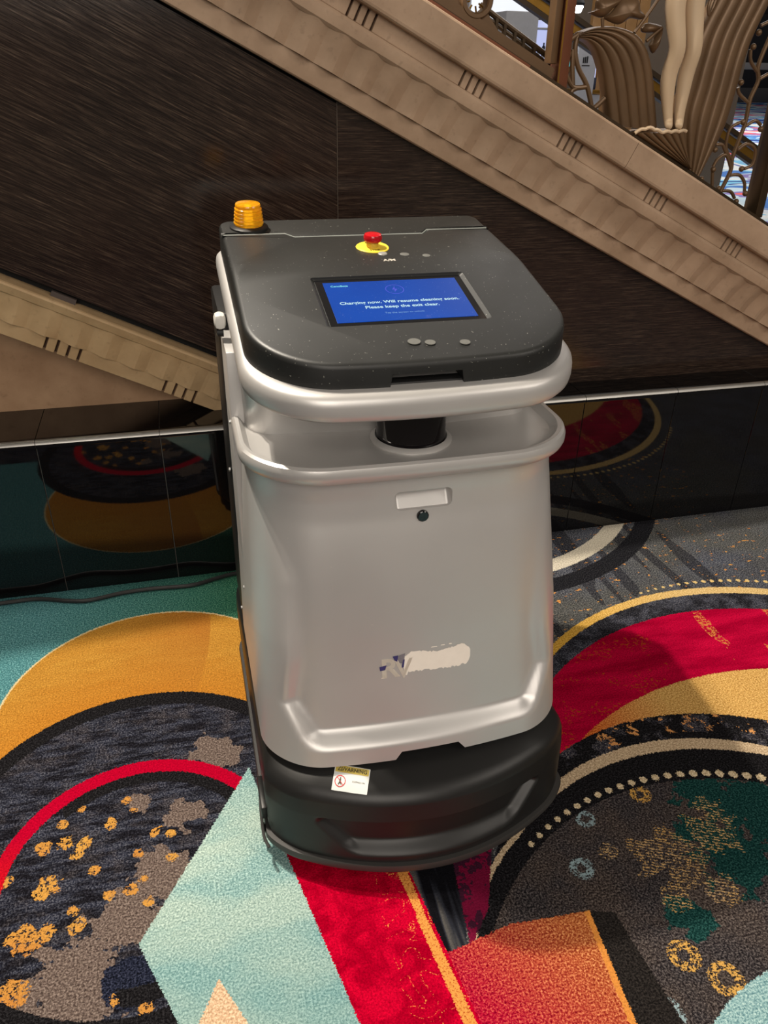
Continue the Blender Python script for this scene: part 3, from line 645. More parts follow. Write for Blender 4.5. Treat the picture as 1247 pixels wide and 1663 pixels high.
on_body(MB().add([(0,0,0),(0.010,0.001,0),(0.008,-0.011,0),(0.003,-0.008,0)], [(0,1,2,3)]).mesh(), 'ink_scrap', M_BLUEINK, -0.0555, 0.412, 0.0010)
on_body(MB().add([(0,0,0),(0.016,0.004,0),(0.013,-0.016,0),(0.002,-0.012,0)], [(0,1,2,3)]).mesh(), 'ink_scrap', M_GREYINK, -0.049, 0.411, 0.00075)
on_body(MB().add([(0,0,0),(0.003,0.001,0),(0.001,-0.014,0),(-0.003,-0.015,0)], [(0,1,2,3)]).mesh(), 'ink_scrap', M_BLUEINK, -0.037, 0.403, 0.0012)
# -- neck and sensor column
def vslope(v): return 0.845+(v-1.045)*0.165            # underside of the silver ring
mb = MB(); rings = []
for z, hw, vf in ((0.74,0.262,1.236),(0.78,0.262,1.233),(0.83,0.264,1.222),(0.862,0.268,1.205),(0.90,0.268,1.20)):
    rings.append([L(u, v, z if v < 1.35 else max(z, 0.74)) for u, v in outline(hw, vf, 1.62, 0.05, 0.02, 0.02)])
mb.loft(rings).build('neck', M_SILVER, R0, True, 50)
mb = MB(); mb.lathe([(0.0595,0.752),(0.0595,0.7655),(0.0585,0.767),(0.0585,0.90)], L(0.010,1.190,0), 48).build('sensor_column', M_GLASSK, R0)
mb = MB(); mb.lathe([(0.062,0.752),(0.0705,0.752),(0.0705,0.7545),(0.067,0.758),(0.062,0.760),(0.0597,0.756)], L(0.010,1.190,0), 48); mb.build('column_collar', M_SILVER, R0)
# -- side panels and rear housing
for sgn, nm in ((-1,'cover_panel'),(1,'cover_panel')):
    MB().bbox(L(min(sgn*0.2838,sgn*0.25),1.30,0.225), L(max(sgn*0.2838,sgn*0.25),1.455,0.885), 0.0012).build(nm, M_SILVER, R0)
MB().bbox(L(-0.2865,1.432,0.19), L(0.2865,1.645,0.915), 0.008).build('housing', M_BASE, R0)
for z in (0.875,0.755,0.60,0.40,0.26):
    for v in ((1.315,) if z in (0.755,0.40) else (1.44,)):
        MB().lathe([(0.0005,-0.004),(0.004,-0.0035),(0.004,0.0)], L(-0.284 if v < 1.4 else -0.2868,v,z), 12, 'X').build('screw', M_CHROME, R0)
MB().bbox(L(-0.296,1.36,0.905), L(-0.276,1.39,0.932), 0.008).build('release_lever', M_WHITE, R0)
MB().lathe([(0.0005,-0.012),(0.007,-0.011),(0.008,0.0)], L(-0.281,1.378,0.897), 14, 'X').build('lever_pivot', M_BLACK, R0)
# -- silver ring
mb = MB(); rings = []
for dz, ins in ((0.0,0.050),(0.0,0.022),(0.0015,0.012),(0.005,0.005),(0.010,0.0015),(0.018,0.0),(0.030,0.0),(0.038,0.0015),(0.043,0.005),(0.0458,0.011),(0.046,0.02),(0.045,0.05)):
    rings.append([L(u, v, vslope(v)+dz) for u, v in outline(0.273-ins, 1.040+ins, 1.645-ins, 0.125-ins*0.5, 0.022, 0.035)])
mb.loft(rings).build('bumper_ring', M_SILVER, R0, True, 60)
# -- lid
def ztop(v): return interp([(1.0,0.917),(1.072,0.9345),(1.36,1.0025),(1.395,1.0085),(1.64,1.039)], v)[0]
def lidbot(v): return vslope(v)+0.043
JOG = [(0.262,1.548),(0.135,1.548),(0.120,1.527),(-0.130,1.527),(-0.145,1.548),(-0.262,1.548)]
def lid_rings(P, zlow):
    rings = []; n = len(P)
    for ins, dz in ((0.0,None),(0.0,-0.010),(0.0012,-0.005),(0.004,-0.0016),(0.009,0.0)):
        ring = []
        for i in range(n):
            a, b, c = Vector(P[i-1]), Vector(P[i]), Vector(P[(i+1) % n])
            d = (c-a).normalized(); nrm = Vector((-d.y, d.x)); q = b+nrm*ins
            ring.append(L(q.x, q.y, (lidbot(b.y) if dz is None else ztop(b.y)+dz)))
        rings.append(ring)
    return rings
full = outline(0.262, 1.066, 1.632, 0.125, 0.018, 0.022, nside=24, narc=16, nfront=40)
front = [p for p in full if p[1] < 1.545]
front = front + JOG                                        # counter-clockwise
M_top = MB(); M_top.loft(lid_rings(front, 0)); lid = M_top.mesh('lid')
bm = bmesh.new(); bm.from_mesh(lid)
for v in (1.36, 1.395): bmesh.ops.bisect_plane(bm, geom=bm.verts[:]+bm.edges[:]+bm.faces[:], plane_co=(0,v-RY,0), plane_no=(0,1,0))
for vert in bm.verts:                                      # top face follows the crease
    vv = vert.co.y+RY
    if min(abs(vv-1.36), abs(vv-1.395)) < 1e-4 and abs(vert.co.x) < 0.2532 and vert.co.z > lidbot(vv)+0.015: vert.co.z = ztop(vv)
bm.to_mesh(lid); bm.free()
lid = finish('lid', lid, M_LID, R0, True, 22); lid['label'] = 'charcoal lid carrying the touchscreen'
rear = [p for p in full if p[1] > 1.552]
h = len(rear)//2
left = [p for p in rear if p[0] < 0]; right = [p for p in rear if p[0] > 0]
left.sort(key=lambda p: full.index(p)); right.sort(key=lambda p: full.index(p))
rp = left+[(-0.262,1.5525),(-0.1435,1.5525),(-0.1285,1.5315),(0.1185,1.5315),(0.1335,1.5525),(0.262,1.5525)]+right
MB().loft(lid_rings(rp, 0)).build('hatch_cover', M_LID, R0, True, 22)
mb = MB()
JB = [(-0.258,1.5503),(-0.144,1.5503),(-0.129,1.5293),(0.119,1.5293),(0.134,1.5503),(0.258,1.5503)]
mb.tube([L(u, v, ztop(v)-0.0032) for u, v in catmull([(a,b,0) for a,b in JB], 1) and JB], 0.0026, 8); mb.build('seam_bead', plain('grey_seam_bead', srgb(120,124,120), 0.35), R0)
MB().bbox(L(-0.0655,1.074,0.868), L(0.0585,1.1045,0.8985), 0.002).build('handle_pocket', M_BLACK, R0)
# handle notch and screen recess
cut(lid, MB().add([L(-0.068,1.0,0.85),L(0.061,1.0,0.85),L(0.050,1.0,0.914),L(-0.058,1.0,0.914),L(-0.068,1.105,0.85),L(0.061,1.105,0.85),L(0.050,1.105,0.914),L(-0.058,1.105,0.914)], [(0,1,2,3),(7,6,5,4),(0,4,5,1),(1,5,6,2),(2,6,7,3),(3,7,4,0)]))
TA = math.atan2(ztop(1.33)-ztop(1.18), 0.15); VC = 1.2525
def S_(a, b, d):
    """screen frame: a to the right, b up the slope, d out of the lid"""
    return L(a, VC+b*math.cos(TA)-d*math.sin(TA), ztop(VC)+b*math.sin(TA)+d*math.cos(TA))
def sbox(a0, a1, b0, b1, d0, d1):
    return MB().add([S_(a,b,d) for d in (d0,d1) for a, b in ((a0,b0),(a1,b0),(a1,b1),(a0,b1))], [(3,2,1,0),(4,5,6,7),(0,1,5,4),(1,2,6,5),(2,3,7,6),(3,0,4,7)])
rec = MB(); rec.loft([[S_(a, b, 0.02) for a, b in rrect(0.1365,-0.0835,0.0815,0.006)], [S_(a, b, -0.001) for a, b in rrect(0.1345,-0.0815,0.0795,0.006)], [S_(a, b, -0.006) for a, b in rrect(0.1285,-0.0775,0.0775,0.005)]])
cut(lid, rec)
scr = sbox(-0.1275,0.1275,-0.0765,0.0765,-0.0058,-0.0042).build('touchscreen', plain('screen_bezel_glass', (0.006,0.006,0.007), 0.12), R0, False)
scr['label'] = 'touchscreen showing white charging message on blue'
def lcd_material():
    n = NT('blue_display'); f = n.noise(5, 3); sm = n.noise(40, 4, 0.7)
    c = n.mix(f, srgb(2,58,160), srgb(4,92,208))
    c = n.mix(n.rng(sm, 0.66, 0.74, 0, 0.35), c, srgb(110,120,210))
    c = n.mix(n.m('MULTIPLY', n.m('GREATER_THAN', n.noise(420, 1), 0.74), 0.6), c, srgb(150,170,230))
    return n.fin((0.004,0.006,0.012), 0.3, spec=0.12, **{'Emission Color': c, 'Emission Strength': 0.80})
sbox(-0.1155,0.1155,-0.0665,0.0655,-0.0046,-0.0036).build('display', lcd_material(), scr, False)
def sput(me, name, mat, a, b, d=-0.0034, parent=None):
    for v in me.vertices: v.co = Vector(S_(a+v.co.x, b+v.co.y, d+v.co.z*0.2))
    return finish(name, me, mat, parent or scr, False)
M_TXT = glow('cyan_white_text', (0.62,0.95,1.0), 0.95); M_TXT2 = glow('faint_text', (0.20,0.45,0.85), 0.8); M_ICON = glow('icon_blue', (0.02,0.05,0.75), 0.9); M_LOGO = glow('logo_cyan', (0.2,0.85,0.95), 0.9)
sput(text_mesh('Charging now. Will resume cleaning soon.', 0.0118, 0.0002, 0.00022), 'screen_text', M_TXT, 0.0005, -0.0105)
sput(text_mesh('Please keep the exit clear.', 0.0118, 0.0002, 0.00022), 'screen_text', M_TXT, 0.0005, -0.0265)
sput(text_mesh('Tap the screen to unlock', 0.0064, 0.0002, 0), 'screen_text', M_TXT2, -0.001, -0.0450)
sput(text_mesh('CenoBots', 0.0072, 0.0002, 0.0002, 'LEFT'), 'screen_logo', M_LOGO, -0.1045, 0.0495)
ic = MB(); kk = 40
ic.loft([[(r*math.cos(2*PI*i/kk), r*math.sin(2*PI*i/kk)*1.0, 0) for i in range(kk)] for r in (0.0145, 0.0158)], False, False)
sput(ic.mesh(), 'charge_icon', M_ICON, 0.001, 0.0335)
sput(MB().add([(0.002,0.010,0),(-0.005,-0.001,0),(-0.0005,-0.001,0),(-0.002,-0.010,0),(0.005,0.0015,0),(0.0005,0.0015,0)], [(0,1,2,5),(2,3,4,5)]).mesh(), 'charge_icon', M_ICON, 0.001, 0.0335)
# smudged finger marks and worn buttons
M_SMUDGE = plain('finger_smudge', srgb(92,92,88), 0.6, 0, 0.15, 300)
def lidput(u, v, prof, name, mat, seg=20, sx=1.0, parent=None):
    mb = MB(); mb.lathe(prof, (0,0,0), seg); sl = math.atan2(ztop(v+0.01)-ztop(v-0.01), 0.02)
    mb.v = [L(u+x*sx, v+y*math.cos(sl)-z*math.sin(sl), ztop(v)+y*math.sin(sl)+z*math.cos(sl)) for x, y, z in mb.v]
    return mb.build(name, mat, parent or R0)
for u, v, r in ((0.052,1.412,0.0085),(0.090,1.402,0.0075)): lidput(u, v, [(0.0003,0.0006),(r*0.85,0.0006),(r,0.0002),(r,-0.001)], 'push_button', M_SMUDGE)
for u, v, r in ((-0.012,1.118,0.0085),(0.012,1.113,0.007),(0.066,1.108,0.007)): lidput(u, v, [(0.0003,0.0003),(r,0.0002),(r,-0.001)], 'smudge', M_SMUDGE, 16, 1.2, lid)
lidput(0.012, 1.415, [(0.0003,0.0030),(0.007,0.0028),(0.0085,0.0015),(0.0085,-0.001)], 'selector_knob', plain('worn_silver', srgb(150,148,142), 0.5, 0.3, 0.4, 300))
me = text_mesh('A/M', 0.013, 0.0002, 0.0005)
for v in me.vertices:
    u, vv = 0.017+v.co.x, 1.381+v.co.y*0.95; v.co = Vector(L(u, vv, ztop(vv)+0.0006))
finish('selector_lettering', me, M_RESIDUE, lid, False)
# emergency stop
es = lidput(0.002, 1.452, [(0.0003,0.0024),(0.029,0.0024),(0.0305,0.001),(0.0305,-0.001)], 'emergency_stop', plain('safety_yellow', srgb(238,208,64), 0.45, 0, 0.05), 36)
es['label'] = 'red mushroom emergency stop button on a yellow disc'
lidput(0.002, 1.452, [(0.011,0.0),(0.011,0.012),(0.0105,0.013)], 'button_stem', plain('yellow_stem', srgb(206,170,60), 0.4, 0.2), 24, parent=es)
lidput(0.002, 1.452, [(0.0105,0.012),(0.0155,0.013),(0.0168,0.016),(0.0168,0.021),(0.0150,0.0245),(0.010,0.026),(0.0003,0.0265)], 'button_head', plain('glossy_red', srgb(176,14,26), 0.18), 32, parent=es)
for sgn in (-1, 1):
    me = text_mesh('STOP', 0.008, 0.0001, 0.0001)
    for v in me.vertices:
        u, vv = 0.002+sgn*0.0+v.co.x, 1.452+sgn*0.0205-0.003+v.co.y; v.co = Vector(L(u, vv, ztop(vv)+0.0029))
    finish('button_lettering', me, M_BLACK, es, False)
# amber beacon
bc = lidput(-0.207, 1.588, [(0.0003,0.006),(0.030,0.006),(0.036,0.003),(0.0365,-0.001)], 'beacon', M_BASE, 36); bc['label'] = 'amber ribbed warning beacon on a black flange'
def amber_material():
    n = NT('amber_lens'); f = n.voro(160)
    c = n.mix(f, srgb(255,190,20), srgb(232,150,6))
    return n.fin(c, 0.12, **{'Transmission Weight': 0.55, 'IOR': 1.45, 'Emission Color': (1.0,0.50,0.02,1), 'Emission Strength': 0.08, 'Subsurface Weight': 0.0})
pr = []
for k in range(22):
    t = k/21; pr.append((0.0275-0.0035*t+(0.0010 if (k//2) % 2 else -0.0010), 0.006+0.033*t))
pr += [(0.0238,0.0415),(0.0226,0.0440),(0.012,0.0462),(0.0003,0.0468)]
lidput(-0.207, 1.588, pr, 'beacon_lens', amber_material(), 44, parent=bc)
lidput(-0.207, 1.588, [(0.006,0.006),(0.006,0.028),(0.004,0.032),(0.0003,0.033)], 'beacon_bulb', glow('bulb', (1.0,0.62,0.12), 1.2), 16, parent=bc)
# warning sticker on the base
def base_top(u, v):
    best = None
    for z in [0.199+0.0005*k for k in range(47)]:
        hw, vf, rc, bow = interp(BASE, z); d = vf+bow*(u/hw)**2-v
        if best is None or abs(d) < best[0]: best = (abs(d), z)
    return best[1]
ca = Vector((-0.1455, 0.9585)); ax = Vector((0.0315,-0.0125)).normalized(); ay = Vector((-ax.y, ax.x))
def lab(x, y, off):
    q = ca+ax*x+ay*y; return L(q.x, q.y, base_top(q.x, q.y)+off)
def labgrid(x0, x1, y0, y1, off, name, mat, parent, nx=8, ny=6):
    vs = [lab(lerp(x0,x1,i/nx), lerp(y0,y1,j/ny), off) for i in range(nx+1) for j in range(ny+1)]
    fs = [(i*(ny+1)+j, (i+1)*(ny+1)+j, (i+1)*(ny+1)+j+1, i*(ny+1)+j+1) for i in range(nx) for j in range(ny)]
    return MB().add(vs, fs).build(name, mat, parent, True, 60)
ws_ = labgrid(-0.0315,0.0315,-0.0215,0.0215,0.0012,'warning_label',plain('label_white', srgb(214,216,214), 0.4, 0, 0.02),R0)
labgrid(-0.030,0.030,0.0085,0.0200,0.0016,'label_band',plain('label_yellow', srgb(196,174,84), 0.45, 0, 0.06),ws_)
def labtext(me, name, mat, x, y):
    for v in me.vertices: v.co = Vector(lab(x+v.co.x, y+v.co.y, 0.0020))
    return finish(name, me, mat, ws_, False)
M_LT = plain('label_text', srgb(66,60,40), 0.6); M_LR = plain('label_red', srgb(196,60,60), 0.5)
labtext(text_mesh('WARNING', 0.0094, 0.0, 0.0002), 'label_text', M_LT, 0.004, 0.0112)
labtext(text_mesh('STEPPING ON', 0.0036, 0.0, 0.0), 'label_text', M_LT, 0.014, -0.006)
labtext(MB().add([(0,0.0045,0),(-0.0048,-0.0038,0),(0.0048,-0.0038,0),(0,0.0022,0),(-0.0025,-0.0024,0),(0.0025,-0.0024,0)], [(0,1,4,3),(1,2,5,4),(2,0,3,5)]).mesh(), 'label_sign', M_LT, -0.0215, 0.0145)
rg = MB(); rg.loft([[(r*math.cos(2*PI*i/28), r*math.sin(2*PI*i/28), 0) for i in range(28)] for r in (0.0084,0.0098)], False, False)
rg.add([(-0.0064,0.0056,0),(-0.0056,0.0064,0),(0.0064,-0.0056,0),(0.0056,-0.0064,0)], [(0,3,2,1)])
labtext(rg.mesh(), 'label_sign', M_LR, -0.0185, -0.0065)
labtext(MB().add([(-0.001,0.0062,0),(0.001,0.0062,0),(0.001,0.0042,0),(-0.001,0.0042,0),(-0.0012,0.0036,0),(0.0012,0.0036,0),(0.0012,-0.001,0),(-0.0012,-0.001,0),(-0.0032,-0.0062,0),(-0.002,-0.0062,0),(0.0022,-0.0062,0),(0.0034,-0.0055,0)], [(0,3,2,1),(4,7,6,5),(7,8,9,6),(7,10,11,6)]).mesh(), 'label_sign', M_LT, -0.0185, -0.0065)
# ------------------------------------------------------------------ power cable along the wall
cp = [(-1.3,1.955),(-0.9,1.945),(-0.566,1.949),(-0.472,1.948),(-0.389,1.921),(-0.332,1.911),(-0.243,1.927),(-0.16,1.929),(-0.058,1.922),(0.012,1.941),(0.076,1.955),(0.20,1.95),(0.30,1.86),(0.33,1.70),(0.33,1.655)]
pc = MB(); pc.tube(catmull([(x, y, 0.0065 if y > 1.72 else 0.0065+(1.72-y)*0.6) for x, y in cp], 6), 0.006, 10)
tag(pc.build('power_cable', plain('black_cable', srgb(30,30,31), 0.4), None), 'black power cable lying along the foot of the tiled wall', 'cable')
# ------------------------------------------------------------------ bronze stair railing
YR = 2.08
RL = empty('stair_railing', (POSTS[0][0], YR, POSTS[0][1])); tag(RL, 'ornate brown bronze stair railing with plumes, leaves and scrolls on the stone stringer', 'railing')
O3 = Vector(RL.location)
def Q(x, z, y=YR): return tuple(Vector((x, y, z))-O3)
def shift(mb): mb.v = [tuple(Vector(p)-O3) for p in mb.v]; return mb
def rail_bar(name, n0, n1, y0, y1, s0, s1, mat):
    mb = MB(); mb.loft([[sn(s, n, y) for n, y in ((n0,y0),(n1,y0),(n1,y1),(n0,y1))] for s in (s0, s1)]); return shift(mb).build(name, mat, RL, False)
rail_bar('base_rail', 1.549, 1.562, 2.035, 2.125, -1.2, 1.75, M_BRONZE2)
rail_bar('shoe_rail', 1.549, 1.556, 2.012, 2.035, -1.2, 0.20, M_COPPER)
# posts
for (x, z), m in ((POSTS[0], M_COPPER), (POSTS[1], M_BRONZE2)):
    shift(MB().bbox((x-0.012,YR-0.03,z-0.01), (x+0.013,YR+0.03,z+0.95), 0.003)).build('post', m, RL)
x, z = POSTS[0]
shift(MB().box((x-0.0142,YR-0.032,z+0.01), (x-0.0122,YR-0.0275,z+0.95))).build('post_fillet', M_BRASS, RL, False)
# framed bay left of the copper post
FX = FRAME[0][0]
shift(MB().bbox((FX+0.002,YR-0.02,zline(FX,1.59)), (POSTS[0][0]-0.016,YR+0.02,1.9), 0.004)).build('bay_stile', M_BRONZE, RL)
rail_bar('bay_rail', 1.562, 1.588, YR-0.02, YR+0.02, -1.2, sn(0,0,0)[0]+0.28, M_BRONZE)
mb = MB(); kk = 40; rx, rz = RING[0]; rx += 0.0; ro, ri = 0.0395, 0.0255
mb.loft([[(rx+r*math.cos(2*PI*i/kk), y, rz+r*math.sin(2*PI*i/kk)) for i in range(kk)] for r, y in ((ri,YR+0.015),(ri,YR-0.018),(ri+0.003,YR-0.022),(ro-0.003,YR-0.022),(ro,YR-0.018),(ro,YR+0.015),(ri,YR+0.015))], False, False)
shift(mb).build('ring_ornament', M_BRONZE, RL)
for k in range(8):
    a = 2*PI*k/8+0.2; shift(MB().tube([(rx+0.012*math.cos(a),YR,rz+0.012*math.sin(a)), (rx+0.027*math.cos(a),YR,rz+0.027*math.sin(a))], 0.0022, 6)).build('ring_spoke', M_BRASS, RL)
shift(MB().prism([(rx-0.030,rz-0.024),(rx+0.032,rz-0.028),(rx+0.075,zline(rx+0.075,1.580)),(rx-0.005,zline(rx-0.005,1.580)),(rx-0.085,zline(rx-0.085,1.580)),(rx-0.05,rz+0.01)], YR-0.012, YR+0.012)).build('ring_web', M_BRONZE, RL, False)
(bx0,bz0),(bx1,bz1),(cx0,cz0),(cx1,cz1) = BAND
bxe = POSTS[0][0]
for a, b, r in (((bx0-0.02,bz0+0.012),(bxe,bz1-0.008),0.007),((cx0-0.02,cz0+0.012),(bxe,cz1-0.008),0.005)):
    shift(MB().tube([(a[0],2.13,a[1]),(b[0],2.13,b[1])], r, 8)).build('band_rail', M_BRONZE2, RL)
for i, (x, z) in enumerate(BALUST):
    zt = lerp(bz0, bz1, (x-bx0)/(bx1-bx0)); shift(MB().box((x-0.0035,2.123,zline(x,1.575)), (x+0.0035,2.137,zt))).build('baluster', M_BRONZE2, RL, False)
# ribbed plumes
def plume(name, A, B, ribs, yb, depth, thick, mat, ystart=0.0):
    nt, nu = 26, ribs*8
    pa = catmull([(x, z, 0) for x, z in A], 10); pb = catmull([(x, z, 0) for x, z in B], 10)
    def at(P, t):
        f = t*(len(P)-1); i = min(int(f), len(P)-2); return P[i].lerp(P[i+1], f-i)
    fr, bk = [], []
    for i in range(nt+1):
        t = i/nt; a, b = at(pa, t), at(pb, t)
        for j in range(nu+1):
            w = j/nu; p = a.lerp(b, w); r = abs(math.sin(PI*ribs*w)); e = math.sin(PI*w)**0.5 if 0 < w < 1 else 0
            y = yb-depth*(0.55+0.45*r**0.5)-0.012*e
            fr.append(Q(p.x, p.y, y)); bk.append(Q(p.x, p.y, yb+thick))
    n = nu+1; F = []; K = len(fr)
    for i in range(nt):
        for j in range(nu):
            F.append((i*n+j, i*n+j+1, (i+1)*n+j+1, (i+1)*n+j)); F.append((K+i*n+j, K+(i+1)*n+j, K+(i+1)*n+j+1, K+i*n+j+1))
        for j in (0, nu): F.append((i*n+j, (i+1)*n+j, K+(i+1)*n+j, K+i*n+j))
    for i in (0, nt):
        for j in range(nu): F.append((i*n+j, i*n+j+1, K+i*n+j+1, K+i*n+j))
    return MB().add(fr+bk, F).build(name, mat, RL, True, 60)
plume('plume', DRAPE_L[0], DRAPE_L[1], 5, 2.085, 0.013, 0.02, M_BRONZE)
plume('plume', DRAPE_R[0], DRAPE_R[1], 5, 2.085, 0.017, 0.02, M_BRONZE)
plume('shell_pedestal', SHELL[0], SHELL[1], 6, 2.046, 0.014, 0.075, M_BRONZE)
rim = [lerp(0,1,i/24) for i in range(25)]
mb = MB(); (ax_, az_), (bx_, bz_) = SHELL[0][0], SHELL[1][0]
mb.tube([Q(lerp(ax_,bx_,t), lerp(az_,bz_,t)+0.010*math.sin(PI*min(1,t*2.2))*(t < 0.45)+0.003*abs(math.sin(PI*6*t)), 2.030-0.010*math.sin(PI*t)) for t in rim], 0.0045, 8); mb.build('shell_rim', M_STATUE, RL)
mb = MB(); mb.loft([[Q(lerp(ax_,bx_,t), lerp(az_,bz_,t)+0.001, y) for t in (0.25,1.0) for y in ((2.036,2.125) if t < 0.5 else (2.125,2.036))], [Q(lerp(ax_,bx_,t), lerp(az_,bz_,t)-0.02, y) for t in (0.25,1.0) for y in ((2.036,2.125) if t < 0.5 else (2.125,2.036))]]); mb.build('shell_top', M_BRONZE, RL, False)
# leaves
for k, poly in enumerate(LEAVES):
    P = catmull([(x, z, 0) for x, z in poly+[poly[0]]], 5)[:-1]; cx = sum(p.x for p in P)/len(P); cz = sum(p.y for p in P)/len(P)
    rings = []
    for f, y in ((0.02,0.008),(0.6,0.009),(0.93,0.007),(1.0,0.0),(0.93,-0.006),(0.6,-0.013),(0.3,-0.017),(0.02,-0.018)):
        rings.append([Q(cx+(p.x-cx)*f, cz+(p.y-cz)*f, YR+y) for p in P])
    MB().loft(rings).build('leaf', M_BRONZE, RL, True, 60)
for pts in STEMS:
    MB().tube(catmull([Q(x, z, YR-0.006) for x, z in pts], 6), 0.0042, 8).build('stem', M_BRONZE, RL)
for pts in SCROLL_L: MB().tube(catmull([Q(x, z, YR) for x, z in pts], 6), 0.0062, 10).build('scroll', M_BRONZE, RL)
for x, z in BALL_L: MB().sphere(Q(x, z, YR-0.004), 0.0105).build('scroll_ball', M_BRONZE, RL)
for k, pts in enumerate(SCROLL_R): MB().tube(catmull([Q(x, z, YR) for x, z in pts], 6), 0.0058 if k == 0 else 0.0046, 10).build('scroll', M_BRONZE, RL)
for x, z in BALL_R: MB().sphere(Q(x, z, YR-0.003), 0.0078).build('scroll_ball', M_BRONZE, RL)
# ------------------------------------------------------------------ plaster figure
def statue():
    y = 2.085
    V = [((1.292,y,1.53),.034),((1.268,y,1.505),.031),((1.268,y,1.44),.028),((1.296,y-.006,1.352),.0230),((1.290,y+.008,1.318),.0230),((1.291,y+.012,1.278),.0225),((1.303,y+.008,1.215),.0150),((1.309,y+.004,1.188),.0130),((1.299,y-.020,1.178),.0100),
         ((1.316,y,1.505),.031),((1.323,y,1.44),.028),((1.338,y-.012,1.352),.0225),((1.336,y+.002,1.318),.0225),((1.336,y+.006,1.278),.0220),((1.336,y+.002,1.215),.0150),((1.337,y-.002,1.188),.0130),((1.328,y-.022,1.178),.0100),
         ((1.304,y,1.60),.036),((1.306,y,1.68),.040),((1.306,y,1.76),.036),((1.306,y,1.79),.014),((1.306,y-.004,1.825),.026),
         ((1.250,y,1.75),.014),((1.225,y+.005,1.66),.011),((1.215,y-.01,1.57),.008),((1.362,y,1.75),.014),((1.388,y+.005,1.66),.011),((1.398,y-.01,1.57),.008)]
    Ed = [(0,1),(1,2),(2,3),(3,4),(4,5),(5,6),(6,7),(7,8),(0,9),(9,10),(10,11),(11,12),(12,13),(13,14),(14,15),(15,16),(0,17),(17,18),(18,19),(19,20),(20,21),(19,22),(22,23),(23,24),(19,25),(25,26),(26,27)]
    K = 2.045/2.085
    V = [((p[0]*K, 2.045+(p[1]-y)*K, 1.314+(p[2]-1.314)*K), r*K*0.96) for p, r in V]
    org = Vector((1.326*K, 2.045, 1.314+(1.1655-1.314)*K)); SINK = Vector((0,0,0.006))
    me = bpy.data.meshes.new('statue'); me.from_pydata([tuple(Vector(p)-org) for p, r in V], Ed, [])
    o = bpy.data.objects.new('statue', me); COL.objects.link(o)
    o.modifiers.new('skin', 'SKIN')
    for i, (p, r) in enumerate(V):
        d = me.skin_vertices[0].data[i]; d.radius = (r, r); d.use_root = (i == 0)
    sb = o.modifiers.new('sub', 'SUBSURF'); sb.levels = 2; sb.render_levels = 2
    bpy.context.view_layer.update()
    m2 = bpy.data.meshes.new_from_object(o.evaluated_get(bpy.context.evaluated_depsgraph_get()))
    bpy.data.objects.remove(o, do_unlink=True)
    st = finish('statue', m2, M_STATUE, None, True, 80); st.location = org-SINK
    tag(st, 'slender cream plaster figure standing on the bronze shell pedestal of the railing', 'statue')
statue()
# ------------------------------------------------------------------ far railing of the stair
FR = empty('stair_railing', sn(0.9, 1.98, 3.4)); tag(FR, 'plain sloping brass handrail on the far side of the stair', 'railing'); OF = Vector(FR.location)
def fbar(name, n0, n1, y0, y1, mat):
    mb = MB(); mb.loft([[tuple(Vector(sn(s, n, y))-OF) for n, y in ((n0,y0),(n1,y0),(n1,y1),(n0,y1))] for s in (-1.2, 2.6)]); mb.build(name, mat, FR, False)
fbar('handrail', 2.028, 2.046, 3.37, 3.43, M_BRONZE2); fbar('brass_band', 1.992, 2.022, 3.39, 3.41, M_BRASS); fbar('thin_rail', 1.972, 1.988, 3.38, 3.42, M_BRONZE2)
for s in (-0.9, 0.1, 1.25, 2.3):
    x, _, z = sn(s, 1.98, 3.4); MB().box(tuple(Vector((x-0.012,3.388,z-0.9 if z > 1.0 else 0.0))-OF), tuple(Vector((x+0.012,3.412,z))-OF)).build('post', M_BRONZE2, FR, False)
# ------------------------------------------------------------------ shop and hall beyond
M_GREYB = plain('pale_grey_cabinet', srgb(176,178,184), 0.5); M_TANW = plain('tan_wood', srgb(150,112,66), 0.5, 0, 0.15, 12); M_NAVY = plain('navy_wall', srgb(26,28,38), 0.6)
M_LIGHT = glow('white_light_box', (0.90,0.93,1.0), 1.15); M_LILAC = glow('lilac_light', (0.55,0.60,0.95), 1.0); M_CYAN = glow('cyan_screen', (0.10,0.75,0.80), 1.2); M_PINK = glow('pink_panel', (0.75,0.25,0.38), 0.9)
def world_thing(name, loc, label, cat): return tag(empty(name, loc), label, cat)
def wbox(root, name, a, b, mat, r=0.01):
    o = Vector(root.location); return MB().bbox(tuple(Vector(a)-o), tuple(Vector(b)-o), r).build(name, mat, root)
t = MB().box((-3,36,0), (60,36.3,8)).build('wall_far', M_NAVY, None, False); struct(t); tag(t, 'dark navy far wall of the hall')
t = MB().box((2.2,8.6,0), (6.2,8.75,4.5)).build('wall_shop', plain('shop_wall', srgb(86,74,60), 0.6), None, False); struct(t); tag(t, 'dim brown back wall of the shop')
T = world_thing('light_box', (2.92,7.6,0), 'bright white light box glowing behind the grey cabinet', 'light box')
wbox(T, 'box_frame', (2.66,7.62,0), (3.22,7.75,1.86), M_GREYB); wbox(T, 'lit_panel', (2.68,7.60,1.40), (3.20,7.62,1.84), M_LIGHT, 0.004)
T = world_thing('display_cabinet', (2.87,7.0,0), 'pale grey display cabinet in front of the white light box', 'cabinet')
wbox(T, 'body', (2.724,6.9,0), (3.005,7.2,1.666), M_GREYB); wbox(T, 'plinth', (2.71,6.88,0), (3.02,7.22,0.10), M_NAVY)
T = world_thing('product_shelf', (3.14,7.0,0), 'narrow lit product shelf beside the grey display cabinet', 'shelf')
wbox(T, 'back_panel', (3.02,7.16,0), (3.27,7.19,1.62), M_LILAC, 0.004)
